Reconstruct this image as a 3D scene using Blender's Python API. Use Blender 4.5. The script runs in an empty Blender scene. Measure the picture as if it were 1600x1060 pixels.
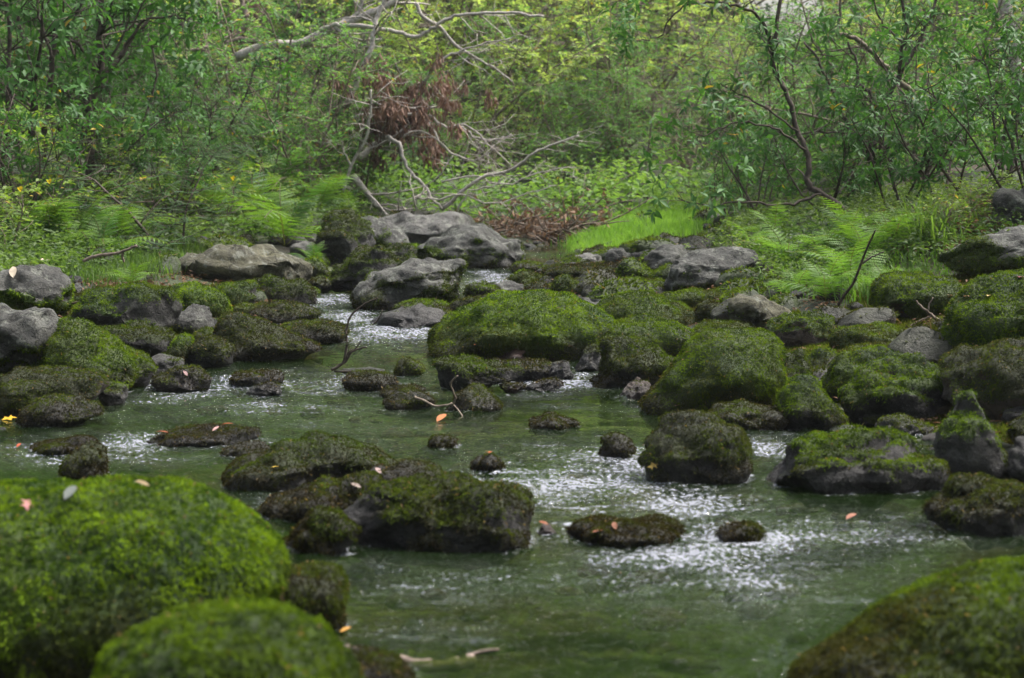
import bpy, bmesh, math, random
import numpy as np
from mathutils import Vector, Matrix
from mathutils.kdtree import KDTree

R = math.radians
S = bpy.context.scene
COL = S.collection
PI = math.pi

# ------------------------------------------------------------------ camera, sky, sun, exposure
FPX = 2986.0            # focal length in pixels of the 1600 px wide photograph
CAMZ = 1.10
PITCH = R(5.74)
cam_d = bpy.data.cameras.new("camera")
cam = bpy.data.objects.new("camera", cam_d)
COL.objects.link(cam)
cam_d.sensor_width = 36.0
cam_d.lens = FPX / 1600 * 36
cam_d.clip_start = 0.1
cam_d.clip_end = 400
cam.location = (0, 0, CAMZ)
cam.rotation_euler = (R(90) - PITCH, 0, 0)
cam_d.dof.use_dof = True
cam_d.dof.focus_distance = 9.6
cam_d.dof.aperture_fstop = 4.6
S.camera = cam

SUN_EL, SUN_AZ = 60, 62   # azimuth clockwise from +Y: the soft light comes from the right, slightly upstream
world = bpy.data.worlds.new("World")
S.world = world
world.use_nodes = True
wn = world.node_tree
sky = wn.nodes.new("ShaderNodeTexSky")
sky.sky_type = 'NISHITA'
sky.sun_disc = False
sky.sun_elevation = R(SUN_EL)
sky.sun_rotation = R(SUN_AZ)
sky.air_density = 1.0
sky.dust_density = 6.0
sky.ozone_density = 1.0
bg = wn.nodes["Background"]
bg.inputs[1].default_value = 0.085
hs = wn.nodes.new('ShaderNodeHueSaturation')   # thin bright cloud: the blue is washed out
hs.inputs['Saturation'].default_value = .6
wn.links.new(sky.outputs[0], hs.inputs['Color'])
wn.links.new(hs.outputs[0], bg.inputs[0])
sun_d = bpy.data.lights.new("sun", 'SUN')
sun_d.energy = 1.5
sun_d.angle = R(13)
sun_d.color = (1.0, 0.98, 0.95)
sun = bpy.data.objects.new("sun", sun_d)
COL.objects.link(sun)
sun.rotation_euler = (-(R(90 - SUN_EL)), 0, -R(SUN_AZ))
sun.location = (0, 0, 30)
vs = S.view_settings
vs.view_transform = 'Standard'
vs.look = 'None'
vs.gamma = 1
vs.use_curve_mapping = False
vs.exposure = 1.95
S.render.engine = 'CYCLES'
cy = S.cycles
cy.max_bounces = 6
cy.diffuse_bounces = 3
cy.glossy_bounces = 3
cy.transmission_bounces = 4
cy.transparent_max_bounces = 8
cy.use_denoising = True
cy.sample_clamp_indirect = 6
cy.caustics_reflective = False
cy.caustics_refractive = False

rng = np.random.default_rng(7)
random.seed(7)

# ------------------------------------------------------------------ numeric helpers
def _hash(ix, iy, iz, seed):
    n = (ix.astype(np.int64) * 374761393 + iy.astype(np.int64) * 668265263 + iz.astype(np.int64) * 1274126177 + seed * 974711) & 0xFFFFFFFF
    n = ((n ^ (n >> 13)) * 1274126177) & 0xFFFFFFFF
    n = n ^ (n >> 16)
    return (n & 0xFFFF) / 32767.5 - 1.0

def vnoise(P, seed=0):
    P = np.asarray(P, float)
    i = np.floor(P).astype(np.int64)
    f = P - i
    f = f * f * (3 - 2 * f)
    x, y, z = i[:, 0], i[:, 1], i[:, 2]
    fx, fy, fz = f[:, 0], f[:, 1], f[:, 2]
    def c(a, b, d): return _hash(x + a, y + b, z + d, seed)
    x00 = c(0,0,0) * (1-fx) + c(1,0,0) * fx
    x10 = c(0,1,0) * (1-fx) + c(1,1,0) * fx
    x01 = c(0,0,1) * (1-fx) + c(1,0,1) * fx
    x11 = c(0,1,1) * (1-fx) + c(1,1,1) * fx
    return (x00 * (1-fy) + x10 * fy) * (1-fz) + (x01 * (1-fy) + x11 * fy) * fz

def fbm(P, octaves=4, seed=0, gain=0.5):
    P = np.asarray(P, float)
    s = np.zeros(len(P)); a = 1.0; t = 0
    for o in range(octaves):
        s += a * vnoise(P * (2.03 ** o) + 17.3 * o, seed + o)
        t += a; a *= gain
    return s / t * 1.5

def sstep(a, b, x):
    t = np.clip((np.asarray(x, float) - a) / (b - a), 0, 1)
    return t * t * (3 - 2 * t)

def unit(v):
    v = np.asarray(v, float)
    return v / np.maximum(np.linalg.norm(v, axis=-1, keepdims=True), 1e-9)

# ------------------------------------------------------------------ pixels to rays
_cp, _sp = math.cos(PITCH), math.sin(PITCH)
def ray(px, py):
    a = (px - 800) / FPX; b = (530 - py) / FPX
    return np.array([a, _cp + b * _sp, -_sp + b * _cp])
def at(px, py, Y):
    d = ray(px, py)
    return np.array([0, 0, CAMZ]) + d * (Y / d[1])

# ------------------------------------------------------------------ lie of the land
def wz(y):
    return np.interp(y, [0, 5.2, 6.3, 8.6, 9.6, 12.2, 13.6, 19, 26], [0, 0, .028, .034, .075, .085, .16, .17, .2])

_edge_px = [(1060, -300, 1950), (850, -260, 1760), (760, -160, 1570), (700, -90, 1460), (665, 10, 1330), (640, 110, 1240),
            (600, 200, 1150), (560, 320, 1050), (520, 430, 900), (500, 470, 840), (470, 500, 760), (450, 505, 760),
            (430, 520, 810), (410, 620, 885), (397, 760, 925), (389, 812, 908)]
_ey, _exl, _exr = [], [], []
for py, l, r in _edge_px:
    d = ray(800, py); t = 1.0
    while CAMZ + d[2] * t > wz(d[1] * t): t += 0.01
    Y = d[1] * t
    _ey.append(Y); _exl.append(at(l, py, Y)[0]); _exr.append(at(r, py, Y)[0])
_ey += [_ey[-1] + 1.2]; _exl += [_exr[-1] * .8]; _exr += [_exr[-1] * .8]
_ey = [-4] + _ey; _exl = [-3.2] + _exl; _exr = [3.2] + _exr

def side(x, y):
    xl = np.interp(y, _ey, _exl); xr = np.interp(y, _ey, _exr)
    s = np.maximum(xl - x, x - xr)
    far = np.maximum(y - _ey[-1], 0)
    return np.where(far > 0, np.maximum(s, far * .6), s)

def ground(x, y):
    x = np.asarray(x, float); y = np.asarray(y, float)
    s = side(x, y)
    g = np.interp(s, [-1.0, -0.4, 0, 0.3, 1.2, 2.5, 5, 12, 30], [-0.30, -0.2, -0.04, 0.03, 0.19, 0.45, 0.85, 1.7, 3.5])
    hill = np.interp(y, [20, 23, 27, 36, 50, 70], [0, .12, .55, 2.5, 5.5, 8])
    hill = hill * (1 - 0.55 * sstep(3, 9, x)) * (1 - .75 * np.exp(-((x / np.maximum(y, 1) - .138) / .03) ** 2) * sstep(26, 40, y))
    P = np.stack([x.ravel(), y.ravel(), np.zeros(x.size)], 1)
    n = fbm(P * 0.9, 4, 3).reshape(x.shape) * 0.07 * (0.12 + sstep(0, 2, s)) + fbm(P * 5, 3, 9).reshape(x.shape) * 0.015 * (0.3 + sstep(0, 1, s))
    return wz(y) + g + hill + n

def hit(px, py):
    d = ray(px, py)
    t = np.arange(2.5, 60, 0.02)
    X = d[0] * t; Y = d[1] * t; Z = CAMZ + d[2] * t
    G = np.maximum(ground(X, Y), wz(Y))
    k = np.argmax(Z < G) if (Z < G).any() else len(t) - 1
    return np.array([X[k], Y[k], Z[k]])

# ------------------------------------------------------------------ mesh helpers
def fast_mesh(name, V, F, cols=None, attrs=None, smooth=True):
    """V n x 3, F list of (m x k) index arrays; cols n x 3 point colours; attrs name -> n floats."""
    me = bpy.data.meshes.new(name)
    V = np.asarray(V, np.float32)
    F = [np.asarray(f, np.int32) for f in F if len(f)]
    me.vertices.add(len(V)); me.vertices.foreach_set('co', V.ravel())
    loops = np.concatenate([f.ravel() for f in F])
    sizes = np.concatenate([np.full(len(f), f.shape[1], np.int32) for f in F])
    starts = np.concatenate([[0], np.cumsum(sizes)[:-1]]).astype(np.int32)
    me.loops.add(len(loops)); me.loops.foreach_set('vertex_index', loops)
    me.polygons.add(len(sizes)); me.polygons.foreach_set('loop_start', starts)
    me.polygons.foreach_set('loop_total', sizes)
    me.polygons.foreach_set('use_smooth', np.full(len(sizes), smooth))
    me.update(calc_edges=True)
    if cols is not None:
        a = me.attributes.new('col', 'FLOAT_COLOR', 'POINT')
        c = np.ones((len(V), 4), np.float32); c[:, :3] = cols
        a.data.foreach_set('color', c.ravel())
    for k, v in (attrs or {}).items():
        a = me.attributes.new(k, 'FLOAT', 'POINT')
        a.data.foreach_set('value', np.asarray(v, np.float32))
    return me

def link(name, me, mat=None, parent=None, loc=None):
    o = bpy.data.objects.new(name, me); COL.objects.link(o)
    if mat is not None and not me.materials: me.materials.append(mat)
    if parent is not None: o.parent = parent
    if loc is not None: o.location = loc
    return o

def empty(name, loc, rz=0):
    o = bpy.data.objects.new(name, None); COL.objects.link(o)
    o.location = loc; o.rotation_euler = (0, 0, rz); o.empty_display_size = .1
    return o

def tag(o, label=None, cat=None, group=None, kind=None):
    if label: o['label'] = label
    if cat: o['category'] = cat
    if group: o['group'] = group
    if kind: o['kind'] = kind
    return o

def copy_tree(o, parent=None):
    c = o.copy(); COL.objects.link(c)
    if parent is not None: c.parent = parent
    for ch in list(o.children): copy_tree(ch, c)
    return c

class MB:
    """collects tubes into one mesh"""
    def __init__(self): self.V = []; self.F4 = []; self.F3 = []; self.n = 0
    def tube(self, pts, rad, sides=5):
        pts = np.asarray(pts, float); n = len(pts)
        rad = np.broadcast_to(np.asarray(rad, float), (n,)) if np.ndim(rad) else np.full(n, float(rad))
        T = np.gradient(pts, axis=0); T = unit(T)
        ref = np.array([0, 0, 1.0]) if abs(T[0][2]) < .9 else np.array([1.0, 0, 0])
        U = unit(np.cross(T, ref)); W = np.cross(T, U)
        a = np.arange(sides) * 2 * PI / sides
        ring = pts[:, None, :] + rad[:, None, None] * (np.cos(a)[None, :, None] * U[:, None, :] + np.sin(a)[None, :, None] * W[:, None, :])
        b = self.n
        self.V.append(ring.reshape(-1, 3)); self.n += n * sides
        for i in range(n - 1):
            for j in range(sides):
                j2 = (j + 1) % sides
                self.F4.append((b + i*sides + j, b + i*sides + j2, b + (i+1)*sides + j2, b + (i+1)*sides + j))
        for e, s in ((0, 1), (n - 1, -1)):
            self.V.append(pts[e][None]); c = self.n; self.n += 1
            for j in range(sides):
                j2 = (j + 1) % sides
                self.F3.append((c, b + e*sides + (j2 if s > 0 else j), b + e*sides + (j if s > 0 else j2)))
    def mesh(self, name):
        return fast_mesh(name, np.concatenate(self.V), [np.array(self.F4).reshape(-1, 4), np.array(self.F3).reshape(-1, 3)])

def smooth_line(pts, n=None, wob=0.0, r=None):
    """Catmull-Rom through points"""
    pts = np.asarray(pts, float); m = len(pts)
    n = n or (m - 1) * 4 + 1
    t = np.linspace(0, m - 1, n); out = []
    for u in t:
        i = min(int(u), m - 2); f = u - i
        p0 = pts[max(i-1, 0)]; p1 = pts[i]; p2 = pts[i+1]; p3 = pts[min(i+2, m-1)]
        out.append(0.5 * ((2*p1) + (-p0+p2)*f + (2*p0-5*p1+4*p2-p3)*f*f + (-p0+3*p1-3*p2+p3)*f**3))
    out = np.array(out)
    if wob and r is not None: out[1:-1] += r.normal(0, wob, out[1:-1].shape)
    return out

def leaf_arrays(P, D, N, L, W, droop=.15, fold=.15, cols=None, simple=False):
    P = np.asarray(P, float); n = len(P)
    D = unit(D); N = unit(N - D * np.sum(N * D, -1, keepdims=True)); Sx = np.cross(D, N)
    L = np.broadcast_to(L, (n,))[:, None]; W = np.broadcast_to(W, (n,))[:, None]
    base = P; tip = P + D*L - N*L*droop
    l = P + D*L*.45 - Sx*W*.5 + N*W*fold; r = P + D*L*.45 + Sx*W*.5 + N*W*fold
    if simple:
        V = np.stack([base, l, tip, r], 1).reshape(-1, 3)
        i = np.arange(n)[:, None] * 4
        return V, [np.concatenate([i + [0, 2, 1], i + [0, 3, 2]])], (None if cols is None else np.repeat(cols, 4, 0))
    l2 = P + D*L*.8 - Sx*W*.28 + N*W*fold*.5 - N*L*droop*.5; r2 = P + D*L*.8 + Sx*W*.28 + N*W*fold*.5 - N*L*droop*.5
    c = P + D*L*.5
    V = np.stack([base, l, c, r, l2, tip, r2], 1).reshape(-1, 3)
    i = np.arange(n)[:, None] * 7
    return V, [np.concatenate([i + [0, 2, 1], i + [0, 3, 2]]), np.concatenate([i + [1, 2, 5, 4], i + [2, 3, 6, 5]])], (None if cols is None else np.repeat(cols, 7, 0))

def mixcol(a, b, t):
    return np.asarray(a)[None] * (1 - t[:, None]) + np.asarray(b)[None] * t[:, None]

# ------------------------------------------------------------------ materials
def new_mat(name):
    m = bpy.data.materials.new(name); m.use_nodes = True
    nt = m.node_tree; nt.nodes.clear()
    out = nt.nodes.new('ShaderNodeOutputMaterial')
    return m, nt, nt.nodes, nt.links, out

def mat_attr_leaf(name, rough=.45, trans=.35, spec=.5, tcol=(1.15, 1.2, .6)):
    m, nt, N, L, out = new_mat(name)
    at_ = N.new('ShaderNodeAttribute'); at_.attribute_name = 'col'
    p = N.new('ShaderNodeBsdfPrincipled'); p.inputs['Roughness'].default_value = rough
    p.inputs['Specular IOR Level'].default_value = spec
    L.new(at_.outputs['Color'], p.inputs['Base Color'])
    if trans > 0:
        mul = N.new('ShaderNodeMixRGB'); mul.blend_type = 'MULTIPLY'; mul.inputs[0].default_value = 1
        mul.inputs[2].default_value = (*tcol, 1)
        L.new(at_.outputs['Color'], mul.inputs[1])
        t = N.new('ShaderNodeBsdfTranslucent'); L.new(mul.outputs[0], t.inputs[0])
        mx = N.new('ShaderNodeMixShader'); mx.inputs[0].default_value = trans
        L.new(p.outputs[0], mx.inputs[1]); L.new(t.outputs[0], mx.inputs[2]); L.new(mx.outputs[0], out.inputs[0])
    else:
        L.new(p.outputs[0], out.inputs[0])
    return m

M_MOSS = mat_attr_leaf('moss_fronds', .7, .38, .08, (1.2, 1.15, .5))
M_LEAF = mat_attr_leaf('soft_leaf', .55, .5, .3)
M_GLOSS = mat_attr_leaf('glossy_laurel_leaf', .5, .38, .22)
M_DEAD = mat_attr_leaf('dry_leaf', .7, .2, .2, (1.1, .9, .7))

def mat_bark(name, c1, c2, scale=30, rough=.85, moss=0.0):
    m, nt, N, L, out = new_mat(name)
    tc = N.new('ShaderNodeTexCoord')
    n = N.new('ShaderNodeTexNoise'); n.inputs['Scale'].default_value = scale; n.inputs['Detail'].default_value = 6
    L.new(tc.outputs['Object'], n.inputs['Vector'])
    r = N.new('ShaderNodeValToRGB'); r.color_ramp.elements[0].color = (*c1, 1); r.color_ramp.elements[1].color = (*c2, 1)
    r.color_ramp.elements[0].position = .35; r.color_ramp.elements[1].position = .65
    L.new(n.outputs[0], r.inputs[0])
    p = N.new('ShaderNodeBsdfPrincipled'); p.inputs['Roughness'].default_value = rough
    p.inputs['Specular IOR Level'].default_value = .3
    b = N.new('ShaderNodeBump'); b.inputs['Strength'].default_value = .6; b.inputs['Distance'].default_value = .01
    L.new(n.outputs[0], b.inputs['Height']); L.new(b.outputs[0], p.inputs['Normal'])
    L.new(r.outputs[0], p.inputs['Base Color']); L.new(p.outputs[0], out.inputs[0])
    return m
M_BARK_DARK = mat_bark('dark_bark', (.035, .026, .02), (.09, .07, .055))
M_BARK_GREY = mat_bark('weathered_grey_wood', (.25, .22, .2), (.48, .43, .39))
M_BARK_TWIG = mat_bark('twig_bark', (.1, .075, .055), (.24, .19, .15))
M_BARK_RED = mat_bark('reddish_bark', (.09, .05, .035), (.17, .1, .075), 8)
M_WOOD_PALE = mat_bark('pale_driftwood', (.10, .075, .057), (.26, .2, .165), 25)

def mat_rock():
    m, nt, N, L, out = new_mat('stream_rock')
    tc = N.new('ShaderNodeTexCoord'); oi = N.new('ShaderNodeObjectInfo')
    mp = N.new('ShaderNodeVectorMath'); mp.operation = 'ADD'
    comb = N.new('ShaderNodeMath'); comb.operation = 'MULTIPLY'; comb.inputs[1].default_value = 37
    L.new(oi.outputs['Random'], comb.inputs[0])
    L.new(tc.outputs['Object'], mp.inputs[0]); L.new(comb.outputs[0], mp.inputs[1])
    def noise(scale, det=8, rough=.6):
        n = N.new('ShaderNodeTexNoise'); n.inputs['Scale'].default_value = scale; n.inputs['Detail'].default_value = det
        n.inputs['Roughness'].default_value = rough; L.new(mp.outputs[0], n.inputs['Vector']); return n
    def ramp(src, pos, cols):
        r = N.new('ShaderNodeValToRGB'); e = r.color_ramp.elements
        e[0].position = pos[0]; e[0].color = (*cols[0], 1); e[1].position = pos[-1]; e[1].color = (*cols[-1], 1)
        for q, c in zip(pos[1:-1], cols[1:-1]):
            x = e.new(q); x.color = (*c, 1)
        L.new(src, r.inputs[0]); return r
    def mix(kind, f, a, b):
        x = N.new('ShaderNodeMixRGB'); x.blend_type = kind
        if isinstance(f, (int, float)): x.inputs[0].default_value = f
        else: L.new(f, x.inputs[0])
        for k, v in ((1, a), (2, b)):
            if isinstance(v, tuple): x.inputs[k].default_value = (*v, 1)
            else: L.new(v, x.inputs[k])
        return x.outputs[0]
    n1 = noise(5); n2 = noise(28, 8, .7); n3 = noise(90, 4, .7)
    shade = ramp(n1.outputs[0], (.3, .5, .68), ((.38, .36, .34), (.95, .93, .9), (1.5, 1.48, 1.42)))
    fine = ramp(n2.outputs[0], (.3, .7), ((.6, .6, .62), (1.3, 1.28, 1.25)))
    c = mix('MULTIPLY', 1, oi.outputs['Color'], shade.outputs[0])
    c = mix('MULTIPLY', 1, c, fine.outputs[0])
    # pale lichen spots
    vn = N.new('ShaderNodeTexNoise'); vn.inputs['Scale'].default_value = 11; vn.inputs['Detail'].default_value = 10; vn.inputs['Roughness'].default_value = .72
    L.new(mp.outputs[0], vn.inputs['Vector'])
    lr = ramp(vn.outputs[0], (.53, .60), ((0, 0, 0), (.65, .65, .65)))
    a_l = N.new('ShaderNodeAttribute'); a_l.attribute_name = 'dry'
    lm = N.new('ShaderNodeMath'); lm.operation = 'MULTIPLY'
    L.new(lr.outputs[0], lm.inputs[0]); L.new(a_l.outputs['Fac'], lm.inputs[1])
    c = mix('MIX', lm.outputs[0], c, (.25, .26, .215))
    vo = N.new('ShaderNodeTexVoronoi'); vo.feature = 'DISTANCE_TO_EDGE'; vo.inputs['Scale'].default_value = 4.2
    wv = N.new('ShaderNodeMixRGB'); wv.blend_type = 'ADD'; wv.inputs[0].default_value = .35
    L.new(mp.outputs[0], wv.inputs[1]); L.new(n1.outputs['Color'], wv.inputs[2]); L.new(wv.outputs[0], vo.inputs['Vector'])
    cr = ramp(vo.outputs['Distance'], (.0, .028), ((.25, .24, .22), (1, 1, 1)))
    c = mix('MULTIPLY', .8, c, cr.outputs[0])
    # moss film under the fronds
    am = N.new('ShaderNodeAttribute'); am.attribute_name = 'moss'
    nm = N.new('ShaderNodeMath'); nm.operation = 'MULTIPLY_ADD'; nm.inputs[1].default_value = .9; nm.inputs[2].default_value = -.45
    L.new(n2.outputs[0], nm.inputs[0])
    ad = N.new('ShaderNodeMath'); ad.operation = 'ADD'; L.new(am.outputs['Fac'], ad.inputs[0]); L.new(nm.outputs[0], ad.inputs[1])
    mr = N.new('ShaderNodeMapRange'); mr.inputs['From Min'].default_value = .35; mr.inputs['From Max'].default_value = .6
    L.new(ad.outputs[0], mr.inputs[0])
    ac = N.new('ShaderNodeAttribute'); ac.attribute_name = 'col'
    mc = mix('MULTIPLY', 1, ac.outputs['Color'], fine.outputs[0])
    c = mix('MIX', mr.outputs[0], c, mc)
    # wet band by the water
    aw = N.new('ShaderNodeAttribute'); aw.attribute_name = 'wet'
    c = mix('MIX', aw.outputs['Fac'], c, mix('MULTIPLY', 1, c, (.32, .28, .27)))
    p = N.new('ShaderNodeBsdfPrincipled')
    L.new(c, p.inputs['Base Color'])
    rr = N.new('ShaderNodeMapRange'); rr.inputs['To Min'].default_value = .8; rr.inputs['To Max'].default_value = .32
    L.new(aw.outputs['Fac'], rr.inputs[0]); L.new(rr.outputs[0], p.inputs['Roughness'])
    b1 = N.new('ShaderNodeBump'); b1.inputs['Strength'].default_value = .9; b1.inputs['Distance'].default_value = .045
    L.new(n2.outputs[0], b1.inputs['Height'])
    b0 = N.new('ShaderNodeBump'); b0.inputs['Strength'].default_value = .8; b0.inputs['Distance'].default_value = .02
    L.new(cr.outputs[0], b0.inputs['Height']); L.new(b1.outputs[0], b0.inputs['Normal']); b1 = b0
    b2 = N.new('ShaderNodeBump'); b2.inputs['Strength'].default_value = .8; b2.inputs['Distance'].default_value = .012
    L.new(n3.outputs[0], b2.inputs['Height']); L.new(b1.outputs[0], b2.inputs['Normal'])
    L.new(b2.outputs[0], p.inputs['Normal'])
    L.new(p.outputs[0], out.inputs[0])
    return m
M_ROCK = mat_rock()

def mat_ground():
    m, nt, N, L, out = new_mat('stream_bank_soil')
    tc = N.new('ShaderNodeTexCoord')
    a = N.new('ShaderNodeAttribute'); a.attribute_name = 'col'
    n = N.new('ShaderNodeTexNoise'); n.inputs['Scale'].default_value = 14; n.inputs['Detail'].default_value = 8; n.inputs['Roughness'].default_value = .7
    L.new(tc.outputs['Object'], n.inputs['Vector'])
    r = N.new('ShaderNodeValToRGB'); r.color_ramp.elements[0].color = (.35, .35, .35, 1); r.color_ramp.elements[1].color = (1.7, 1.6, 1.5, 1)
    r.color_ramp.elements[0].position = .35; r.color_ramp.elements[1].position = .68
    L.new(n.outputs[0], r.inputs[0])
    x = N.new('ShaderNodeMixRGB'); x.blend_type = 'MULTIPLY'; x.inputs[0].default_value = 1
    L.new(a.outputs['Color'], x.inputs[1]); L.new(r.outputs[0], x.inputs[2])
    p = N.new('ShaderNodeBsdfPrincipled'); p.inputs['Roughness'].default_value = .85
    b = N.new('ShaderNodeBump'); b.inputs['Strength'].default_value = .9; b.inputs['Distance'].default_value = .05
    L.new(n.outputs[0], b.inputs['Height']); L.new(b.outputs[0], p.inputs['Normal'])
    L.new(x.outputs[0], p.inputs['Base Color']); L.new(p.outputs[0], out.inputs[0])
    return m
M_GROUND = mat_ground()

def mat_water():
    m, nt, N, L, out = new_mat('stream_water')
    tc = N.new('ShaderNodeTexCoord')
    a = N.new('ShaderNodeAttribute'); a.attribute_name = 'riffle'
    def noise(sx, sy, det, rough, off=0, dist=0.0):
        mp = N.new('ShaderNodeMapping'); mp.inputs['Scale'].default_value = (sx, sy, 1); mp.inputs['Location'].default_value = (off, off, 0)
        L.new(tc.outputs['Object'], mp.inputs['Vector'])
        n = N.new('ShaderNodeTexNoise'); n.inputs['Scale'].default_value = 1; n.inputs['Detail'].default_value = det
        n.inputs['Roughness'].default_value = rough; n.inputs['Distortion'].default_value = dist
        L.new(mp.outputs[0], n.inputs['Vector']); return n
    big = noise(8, 11, 3, .55, 0, .6); fine = noise(30, 30, 2, .5, 5, .8); tiny = noise(75, 62, 2, .5, 3, .4)
    def strength(lo, hi, src):
        mr = N.new('ShaderNodeMapRange'); mr.inputs['To Min'].default_value = lo; mr.inputs['To Max'].default_value = hi
        L.new(src, mr.inputs[0]); return mr.outputs[0]
    def peaks(src, gain, lo, hi):      # scattered wavelets on an otherwise smooth surface, crowding together in the riffles
        m_ = N.new('ShaderNodeMath'); m_.operation = 'MULTIPLY_ADD'; m_.inputs[1].default_value = gain
        L.new(a.outputs['Fac'], m_.inputs[0]); L.new(src, m_.inputs[2])
        r_ = N.new('ShaderNodeMapRange'); r_.interpolation_type = 'SMOOTHSTEP'; r_.inputs['From Min'].default_value = lo; r_.inputs['From Max'].default_value = hi
        L.new(m_.outputs[0], r_.inputs[0]); return r_.outputs[0]
    b1 = N.new('ShaderNodeBump'); b1.inputs['Distance'].default_value = .05
    L.new(strength(.008, .5, a.outputs['Fac']), b1.inputs['Strength']); L.new(big.outputs[0], b1.inputs['Height'])
    b2 = N.new('ShaderNodeBump'); b2.inputs['Distance'].default_value = .010; b2.inputs['Strength'].default_value = 1
    L.new(peaks(fine.outputs[0], .30, .62, .80), b2.inputs['Height']); L.new(b1.outputs[0], b2.inputs['Normal'])
    b3 = N.new('ShaderNodeBump'); b3.inputs['Distance'].default_value = .004; b3.inputs['Strength'].default_value = 1
    L.new(peaks(tiny.outputs[0], .40, .62, .78), b3.inputs['Height']); L.new(b2.outputs[0], b3.inputs['Normal'])
    b2 = b3
    g = N.new('ShaderNodeBsdfGlossy'); g.inputs['Roughness'].default_value = .03; g.inputs['Color'].default_value = (1, 1, 1, 1)
    L.new(b2.outputs[0], g.inputs['Normal'])
    t = N.new('ShaderNodeBsdfTransparent'); t.inputs['Color'].default_value = (.60, .70, .40, 1)
    murk = N.new('ShaderNodeBsdfDiffuse'); murk.inputs['Color'].default_value = (.014, .032, .006, 1)
    tm = N.new('ShaderNodeMixShader'); tm.inputs[0].default_value = .25
    L.new(t.outputs[0], tm.inputs[1]); L.new(murk.outputs[0], tm.inputs[2])
    fr = N.new('ShaderNodeFresnel'); fr.inputs['IOR'].default_value = 1.33; L.new(b2.outputs[0], fr.inputs['Normal'])
    mx = N.new('ShaderNodeMixShader'); L.new(fr.outputs[0], mx.inputs[0]); L.new(tm.outputs[0], mx.inputs[1]); L.new(g.outputs[0], mx.inputs[2])
    # entrained air where the water breaks; its pale specks also paint in sky glints
    fn = noise(64, 52, 2, .6, 9, .5)
    ma = N.new('ShaderNodeMath'); ma.operation = 'MULTIPLY_ADD'; ma.inputs[1].default_value = .42; 
    sn = noise(2.2, 9, 3, .6, 21, 1.2)
    sm = N.new('ShaderNodeMath'); sm.operation = 'MULTIPLY_ADD'; sm.inputs[1].default_value = .6; sm.inputs[2].default_value = -.34
    L.new(sn.outputs[0], sm.inputs[0])
    sa = N.new('ShaderNodeMath'); sa.operation = 'ADD'; L.new(sm.outputs[0], sa.inputs[0]); L.new(fn.outputs[0], sa.inputs[1])
    L.new(a.outputs['Fac'], ma.inputs[0]); L.new(sa.outputs[0], ma.inputs[2])
    mr = N.new('ShaderNodeMapRange'); mr.inputs['From Min'].default_value = .79; mr.inputs['From Max'].default_value = .95; mr.inputs['To Max'].default_value = .5
    L.new(ma.outputs[0], mr.inputs[0])
    foam_glints = N.new('ShaderNodeBsdfDiffuse'); foam_glints.inputs['Color'].default_value = (.40, .41, .47, 1)
    mf = N.new('ShaderNodeMixShader'); L.new(mr.outputs[0], mf.inputs[0]); L.new(mx.outputs[0], mf.inputs[1]); L.new(foam_glints.outputs[0], mf.inputs[2])
    L.new(mf.outputs[0], out.inputs[0])
    return m
M_WATER = mat_water()

# ------------------------------------------------------------------ ground sheet
def build_ground():
    u = np.linspace(-1, 1, 240); xs = np.sign(u) * (4.5 * abs(u) + 35 * abs(u) ** 4)
    v = np.linspace(0, 1, 330); ys = -3 + 24 * v + 69 * v ** 3
    X, Y = np.meshgrid(xs, ys)
    Z = ground(X, Y)
    V = np.stack([X.ravel(), Y.ravel(), Z.ravel()], 1)
    nx, ny = len(xs), len(ys)
    i = (np.arange(ny - 1)[:, None] * nx + np.arange(nx - 1)[None]).ravel()
    F = np.stack([i, i + 1, i + nx + 1, i + nx], 1)
    s = side(V[:, 0], V[:, 1])
    n = fbm(V * [2, 2, 0], 4, 21); n2 = fbm(V * [.7, .7, 0], 3, 31)
    bed = mixcol((.042, .07, .018), (.075, .052, .024), sstep(-.05, .5, n))
    soil = mixcol((.03, .021, .013), (.065, .045, .028), sstep(-.5, .6, n))
    moss = mixcol((.015, .022, .007), (.035, .05, .01), sstep(-.5, .5, n))
    mk = sstep(-.25, .1, n2 + .35 * sstep(3.5, 1.0, s))
    land = soil * (1 - mk[:, None]) + moss * mk[:, None]
    k = sstep(-.08, .06, s)[:, None]
    me = fast_mesh('ground', V, [F], cols=bed * (1 - k) + land * k)
    o = link('ground', me, M_GROUND); tag(o, kind='structure')
build_ground()

# ------------------------------------------------------------------ rocks
_ico = {}
def ico(sub):
    if sub not in _ico:
        bm = bmesh.new(); bmesh.ops.create_icosphere(bm, subdivisions=sub, radius=1)
        V = np.array([v.co[:] for v in bm.verts]); F = np.array([[v.index for v in f.verts] for f in bm.faces]); bm.free()
        _ico[sub] = (unit(V), F)
    return _ico[sub]

TONES = {  # bright, dark, brown moss colours
    'bright': ((.215, .335, .018), (.024, .06, .007), (.045, .042, .014), .08),
    'mid':    ((.155, .245, .016), (.020, .044, .007), (.05, .042, .016), .2),
    'brown':  ((.10, .145, .016), (.022, .026, .012), (.036, .028, .020), .45),
    'dark':   ((.095, .155, .014), (.022, .032, .008), (.035, .024, .012), .4),
}
ROCKC = {'grey': (.072, .073, .066), 'pale': (.115, .114, .108), 'dark': (.020, .0175, .0165), 'brown': (.058, .041, .031),
         'olive': (.092, .088, .05), 'slate': (.047, .045, .043), 'rust': (.10, .045, .03)}
tri_count = {'moss': 0, 'rock': 0}
WATERLINE = []
rock_foot = []     # (x, y, rx, ry) where rocks meet the water

def normals_of(V, F):
    a = V[F[:, 1]] - V[F[:, 0]]; b = V[F[:, 2]] - V[F[:, 0]]
    fn = np.cross(a, b); N = np.zeros_like(V)
    for k in range(3): np.add.at(N, F[:, k], fn)
    return unit(N), fn

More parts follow.
